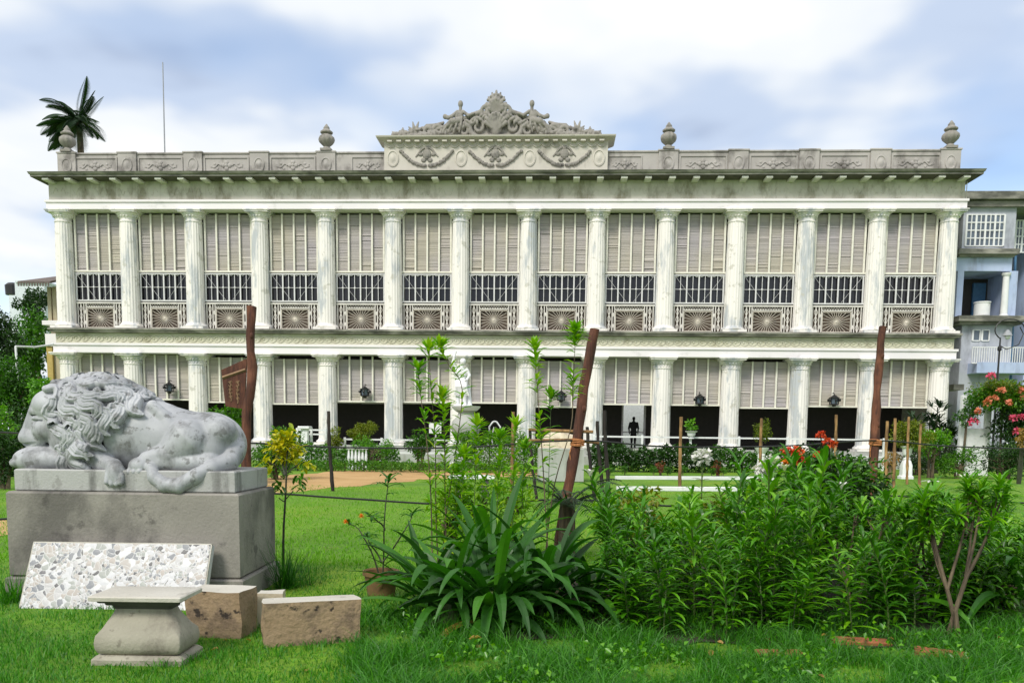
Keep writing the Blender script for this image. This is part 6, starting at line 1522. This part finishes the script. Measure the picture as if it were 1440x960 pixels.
whorl_shrub('leafy shrub with orange buds at the right picture edge', 1432, 850, 716, 110, 4, 3, 26)
bush('shrub', 'low bushy shrub filling the right end of the bed', 'shrub', 1400, 7.2, 150, 760, 'bushy', 0.07, 2600, 880, seed=91, nclump=30)
# edging bricks
for j, (x0, y0, x1, y1, lab) in enumerate(((1286, 922, 1362, 930, 'orange brown edging brick lying furthest right in the grass'), (1172, 908, 1254, 910, 'orange edging brick under the thin pale trunks'), (1068, 928, 1134, 926, 'dark earthy edging brick under the middle of the bed'))):
    a, c = at(x0, y0), at(x1, y1); L_ = (c-a).length; k = MB(); k.box(0, L_, 0, 0.1, -0.03, 0.05, 0.01)
    o = k.build('edging_brick', M['brick'], loc=a); o.rotation_euler = (0.12, 0.03, math.atan2(c.y-a.y, c.x-a.x)); tag(o, lab, 'brick', 'edging bricks of the flower bed')
# orange leaf litter
k = MB(); k.leaf((0, 0, 0.07), (1, 0.3, 0.2), 0.09, 0.06, 0.3, 4, 0.3); f0 = tag(k.build('fallen_leaf', M['autumn'], loc=at(660, 912)), 'curled orange brown fallen leaf in the grass below the big clump', 'leaf')
rr = random.Random(31)
for j in range(26):
    px, py = rr.uniform(300, 1420), rr.uniform(895, 955)
    q = f0.copy(); col.objects.link(q); q.location = at(px, py); q.rotation_euler = (rr.uniform(-.4, .4), rr.uniform(-.4, .4), rr.uniform(0, 6.3)); q.scale = (rr.uniform(0.4, 0.75),)*3; q.location.z = rr.uniform(-0.03, 0.0)
    q['label'] = 'small dry fallen leaf lying in the foreground grass'; q['group'] = 'fallen leaves in the grass'
# bougainvillea arch and white garden wall at the right
bo = thing('bougainvillea', 'bougainvillea with pink and orange blooms trained over an arch at the right', 'bougainvillea', foot(1400, 36))
zt = zat(1400, 530, 36)
foliage('foliage', M['bushy'], (1.75, 1.0, 0.8), 4200, 0.13, 40, 0.40, (0.1, 0, zt-0.85), bo, 0.5, 51)
foliage('foliage', M['olive'], (1.6, 0.9, 0.6), 1200, 0.12, 30, 0.3, (0, -0.3, zt-0.6), bo, 0.5, 54)
foliage('foliage', M['darkbush'], (1.15, 0.9, 1.9), 5200, 0.14, 40, 0.45, (1.05, 0.1, zt-2.1), bo, 0.5, 52)
foliage('foliage', M['bushy'], (0.6, 0.5, 0.7), 700, 0.12, 14, 0.25, (-1.2, 0, zt-1.5), bo, 0.5, 53)
for j, (px, py, r_, mt) in enumerate(((1394, 528, 0.16, 'pet_pink'), (1369, 593, 0.17, 'pet_pink'), (1408, 549, 0.15, 'pet_salmon'), (1398, 560, 0.15, 'pet_salmon'), (1388, 566, 0.14, 'pet_salmon'), (1425, 588, 0.15, 'pet_pink'), (1438, 586, 0.15, 'pet_pink'), (1418, 566, 0.1, 'pet_salmon'), (1436, 548, 0.12, 'pet_salmon'), (1440, 560, 0.12, 'pet_salmon'), (1430, 606, 0.11, 'pet_pink'), (1376, 578, 0.1, 'pet_salmon'))):
    flower_head(bo, pt(px, py, 34.9)-bo.location, r_*0.8, 34, mt, 0.13, seed=60+j)
k = MB()
for x in (-1.3, 0.3, 1.2): k.tube([(x, 0.1, -0.05), (x*0.95, 0.1, zt*0.5), (x*0.7, 0, zt-0.8)], [0.06, 0.05, 0.03], 7)
k.build('trunk', M['bark'], bo)
gw = thing('garden_arch', 'white plastered posts and low wall under the bougainvillea', 'garden arch', foot(1368, 36.6))
o_ = gw.location
for x0, x1 in ((1350, 1356), (1384, 1391)):
    a, c = pt(x0, 560, 36.6)-o_, pt(x1, 560, 36.6)-o_; k = MB(); k.box(a.x, c.x, -0.1, 0.1, 0, zat(1368, 556, 36.6), 0.02); k.build('post', M['whitepaint'], gw)
a, c = pt(1357, 600, 36.6)-o_, pt(1383, 600, 36.6)-o_; k = MB(); k.box(a.x, c.x, -0.15, 0.15, 0, zat(1368, 602, 36.6), 0.03); k.build('low_wall', M['whitepaint'], gw)
bush('shrub', 'dark shrub before the white wall under the bougainvillea', 'shrub', 1350, 34, 70, 628, 'bushy', 0.11, 1800, None, seed=95)
bush('shrub', 'dark green shrub under the bougainvillea at the right edge', 'shrub', 1418, 33.5, 70, 616, 'darkbush', 0.11, 2200, None, seed=96)
bush('dry_shrub', 'pinkish tan dry flower shrub on a dark stem at the right picture edge', 'shrub', 1438, 30, 18, 598, 'autumn', 0.09, 360, 630, seed=97, stems=2, stemmat='darkstem')
# dark slender palm by the last column
rp_ = thing('lady_palm', 'dark fan leaved palm clump in front of the last mansion column', 'palm', foot(1316, 39))
k = MB(); st = MB(); rr = random.Random(6); zt = zat(1316, 572, 39)
for s_ in range(13):
    x, y, h_ = rr.uniform(-0.85, 0.85), rr.uniform(-0.5, 0.5), zt*rr.uniform(0.45, 1.0); st.tube([(x*0.6, y, 0), (x, y, h_)], 0.03, 5)
    for f_ in range(5):
        a = rr.uniform(0, 6.3); c = Vector((x+0.25*math.cos(a), y+0.25*math.sin(a), h_+rr.uniform(-0.2, 0.15))); st.tube([(x, y, h_-0.2), c], 0.012, 4)
        for q in range(9):
            b_ = a+(q-4)*0.33; k.leaf(c, (math.cos(b_)*0.8, math.sin(b_)*0.8, rr.uniform(0.2, 1.2)), rr.uniform(0.4, 0.65), 0.07, 1.3, 4, 0.15)
k.build('leaves', M['palm'], rp_); st.build('stem', M['darkstem'], rp_)

# ================================================================== GRASS
def blades(name, n, region, hr, wr, mat, seed, bend=0.5, keep=None):
    g_ = np.random.default_rng(seed); x0, x1, d0, d1 = region
    d = d0*(d1/d0)**g_.uniform(0, 1, n); px = g_.uniform(x0, x1, n)
    base_ = CAM[:2]+ np.array([WX[0], WX[1]])/math.hypot(WX[0], WX[1])*d[:, None]+np.array([RX[0], RX[1]])*(((px-720)/F)*d)[:, None]
    cl = np.sin(base_[:, 0]*5.1+1.3*np.sin(base_[:, 1]*3.7))*np.sin(base_[:, 1]*4.3+0.7)
    if keep is not None:
        m_ = keep(base_, cl); base_, cl, d = base_[m_], cl[m_], d[m_]
    n = len(base_)
    h = g_.uniform(*hr, n)*(1+0.45*cl)*(0.7+0.6*g_.random(n)**2); w = g_.uniform(*wr, n)
    a = g_.uniform(0, 6.283, n); la = g_.uniform(0, 6.283, n); ln = h*g_.uniform(0.1, bend*2, n)
    s_ = np.stack([np.cos(a), np.sin(a), np.zeros(n)], 1)*w[:, None]/2; l_ = np.stack([np.cos(la), np.sin(la), np.zeros(n)], 1)*ln[:, None]
    B = np.concatenate([base_, np.full((n, 1), -0.01)], 1); up = np.array([0, 0, 1.0])
    V = np.empty((n, 5, 3)); V[:, 0] = B-s_; V[:, 1] = B+s_; V[:, 2] = B-s_*0.8+up*(h*0.6)[:, None]+l_*0.35; V[:, 3] = B+s_*0.8+up*(h*0.6)[:, None]+l_*0.35; V[:, 4] = B+up*(h*0.93)[:, None]+l_
    i = np.arange(n)*5
    Fc = np.concatenate([np.stack([i, i+1, i+3], 1), np.stack([i, i+3, i+2], 1), np.stack([i+2, i+3, i+4], 1)])
    return tag(np_build(name, V.reshape(-1, 3), Fc, M[mat]), kind='stuff')
cz, sz_ = math.cos(RZ), math.sin(RZ)
def off_stones(b, cl):                                    # keep blades out of the pedestal and blocks
    q = b-np.array([P0.x, P0.y]); x = q[:, 0]*cz+q[:, 1]*sz_; y = -q[:, 0]*sz_+q[:, 1]*cz
    m_ = ~((x > -0.04) & (x < PW+0.05) & (y > -0.04) & (y < 1.2))
    q = b-np.array([sp_.location.x, sp_.location.y]); x = q[:, 0]*cz+q[:, 1]*sz_; y = -q[:, 0]*sz_+q[:, 1]*cz
    m_ &= ~((x > -0.01) & (x < W0+0.01) & (y > 0.0) & (y < 0.39))
    return m_
W0 = (fr_-fl_).length
def off_bed(b, cl):
    d = (b-CAM[:2])@np.array([WX[0], WX[1]]); px = 720+F*((b-CAM[:2])@np.array([RX[0], RX[1]]))/d
    return off_stones(b, cl) & ~((px > 590) & (px < 1440) & (d > 6.55+0.12*np.sin(px*0.05)) & (d < 8.6))
blades('grass', 95000, (-60, 1500, 4.0, 9.5), (0.035, 0.075), (0.004, 0.007), 'grass', 1, 0.6, off_bed)
def wild(b, cl):
    d = (b-CAM[:2])@np.array([WX[0], WX[1]]); px = 720+F*((b-CAM[:2])@np.array([RX[0], RX[1]]))/d
    return off_stones(b, cl) & (px > 480+25*np.sin(d*9)) & (cl > -0.45)
blades('grass', 34000, (480, 1500, 4.2, 7.0), (0.08, 0.17), (0.004, 0.009), 'grass', 2, 0.9, wild)
blades('grass', 70000, (-60, 1500, 9.5, 24), (0.04, 0.07), (0.008, 0.016), 'lawngrass', 3, 0.6, lambda b, cl: cl > -2)
# weedy ground cover with small round leaves
def weeds(n, region, size, seed, cond):
    g_ = np.random.default_rng(seed); x0, x1, d0, d1 = region
    d = d0*(d1/d0)**g_.uniform(0, 1, n); px = g_.uniform(x0, x1, n)
    b = CAM[:2]+np.array([WX[0], WX[1]])/math.hypot(WX[0], WX[1])*d[:, None]+np.array([RX[0], RX[1]])*(((px-720)/F)*d)[:, None]
    cl = np.sin(b[:, 0]*3.3+1)*np.sin(b[:, 1]*4.1+2*np.sin(b[:, 0]*2)); m_ = cond(b, cl); b = b[m_]; cl = cl[m_]; k_ = len(b)
    P = np.concatenate([b, (g_.uniform(0.02, 0.13, k_)*(1+0.5*cl))[:, None]], 1); N = unit(g_.normal(size=(k_, 3))*0.6+np.array([0, 0, 0.5]))
    V, Fc = leaf_cloud(P, N, size, 0.7, 0.9, 0.1); return tag(np_build('ground_cover', V, Fc, M['lily']), kind='stuff')
weeds(3800, (560, 1500, 4.3, 7.0), 0.04, 5, lambda b, cl: cl > 0.15)
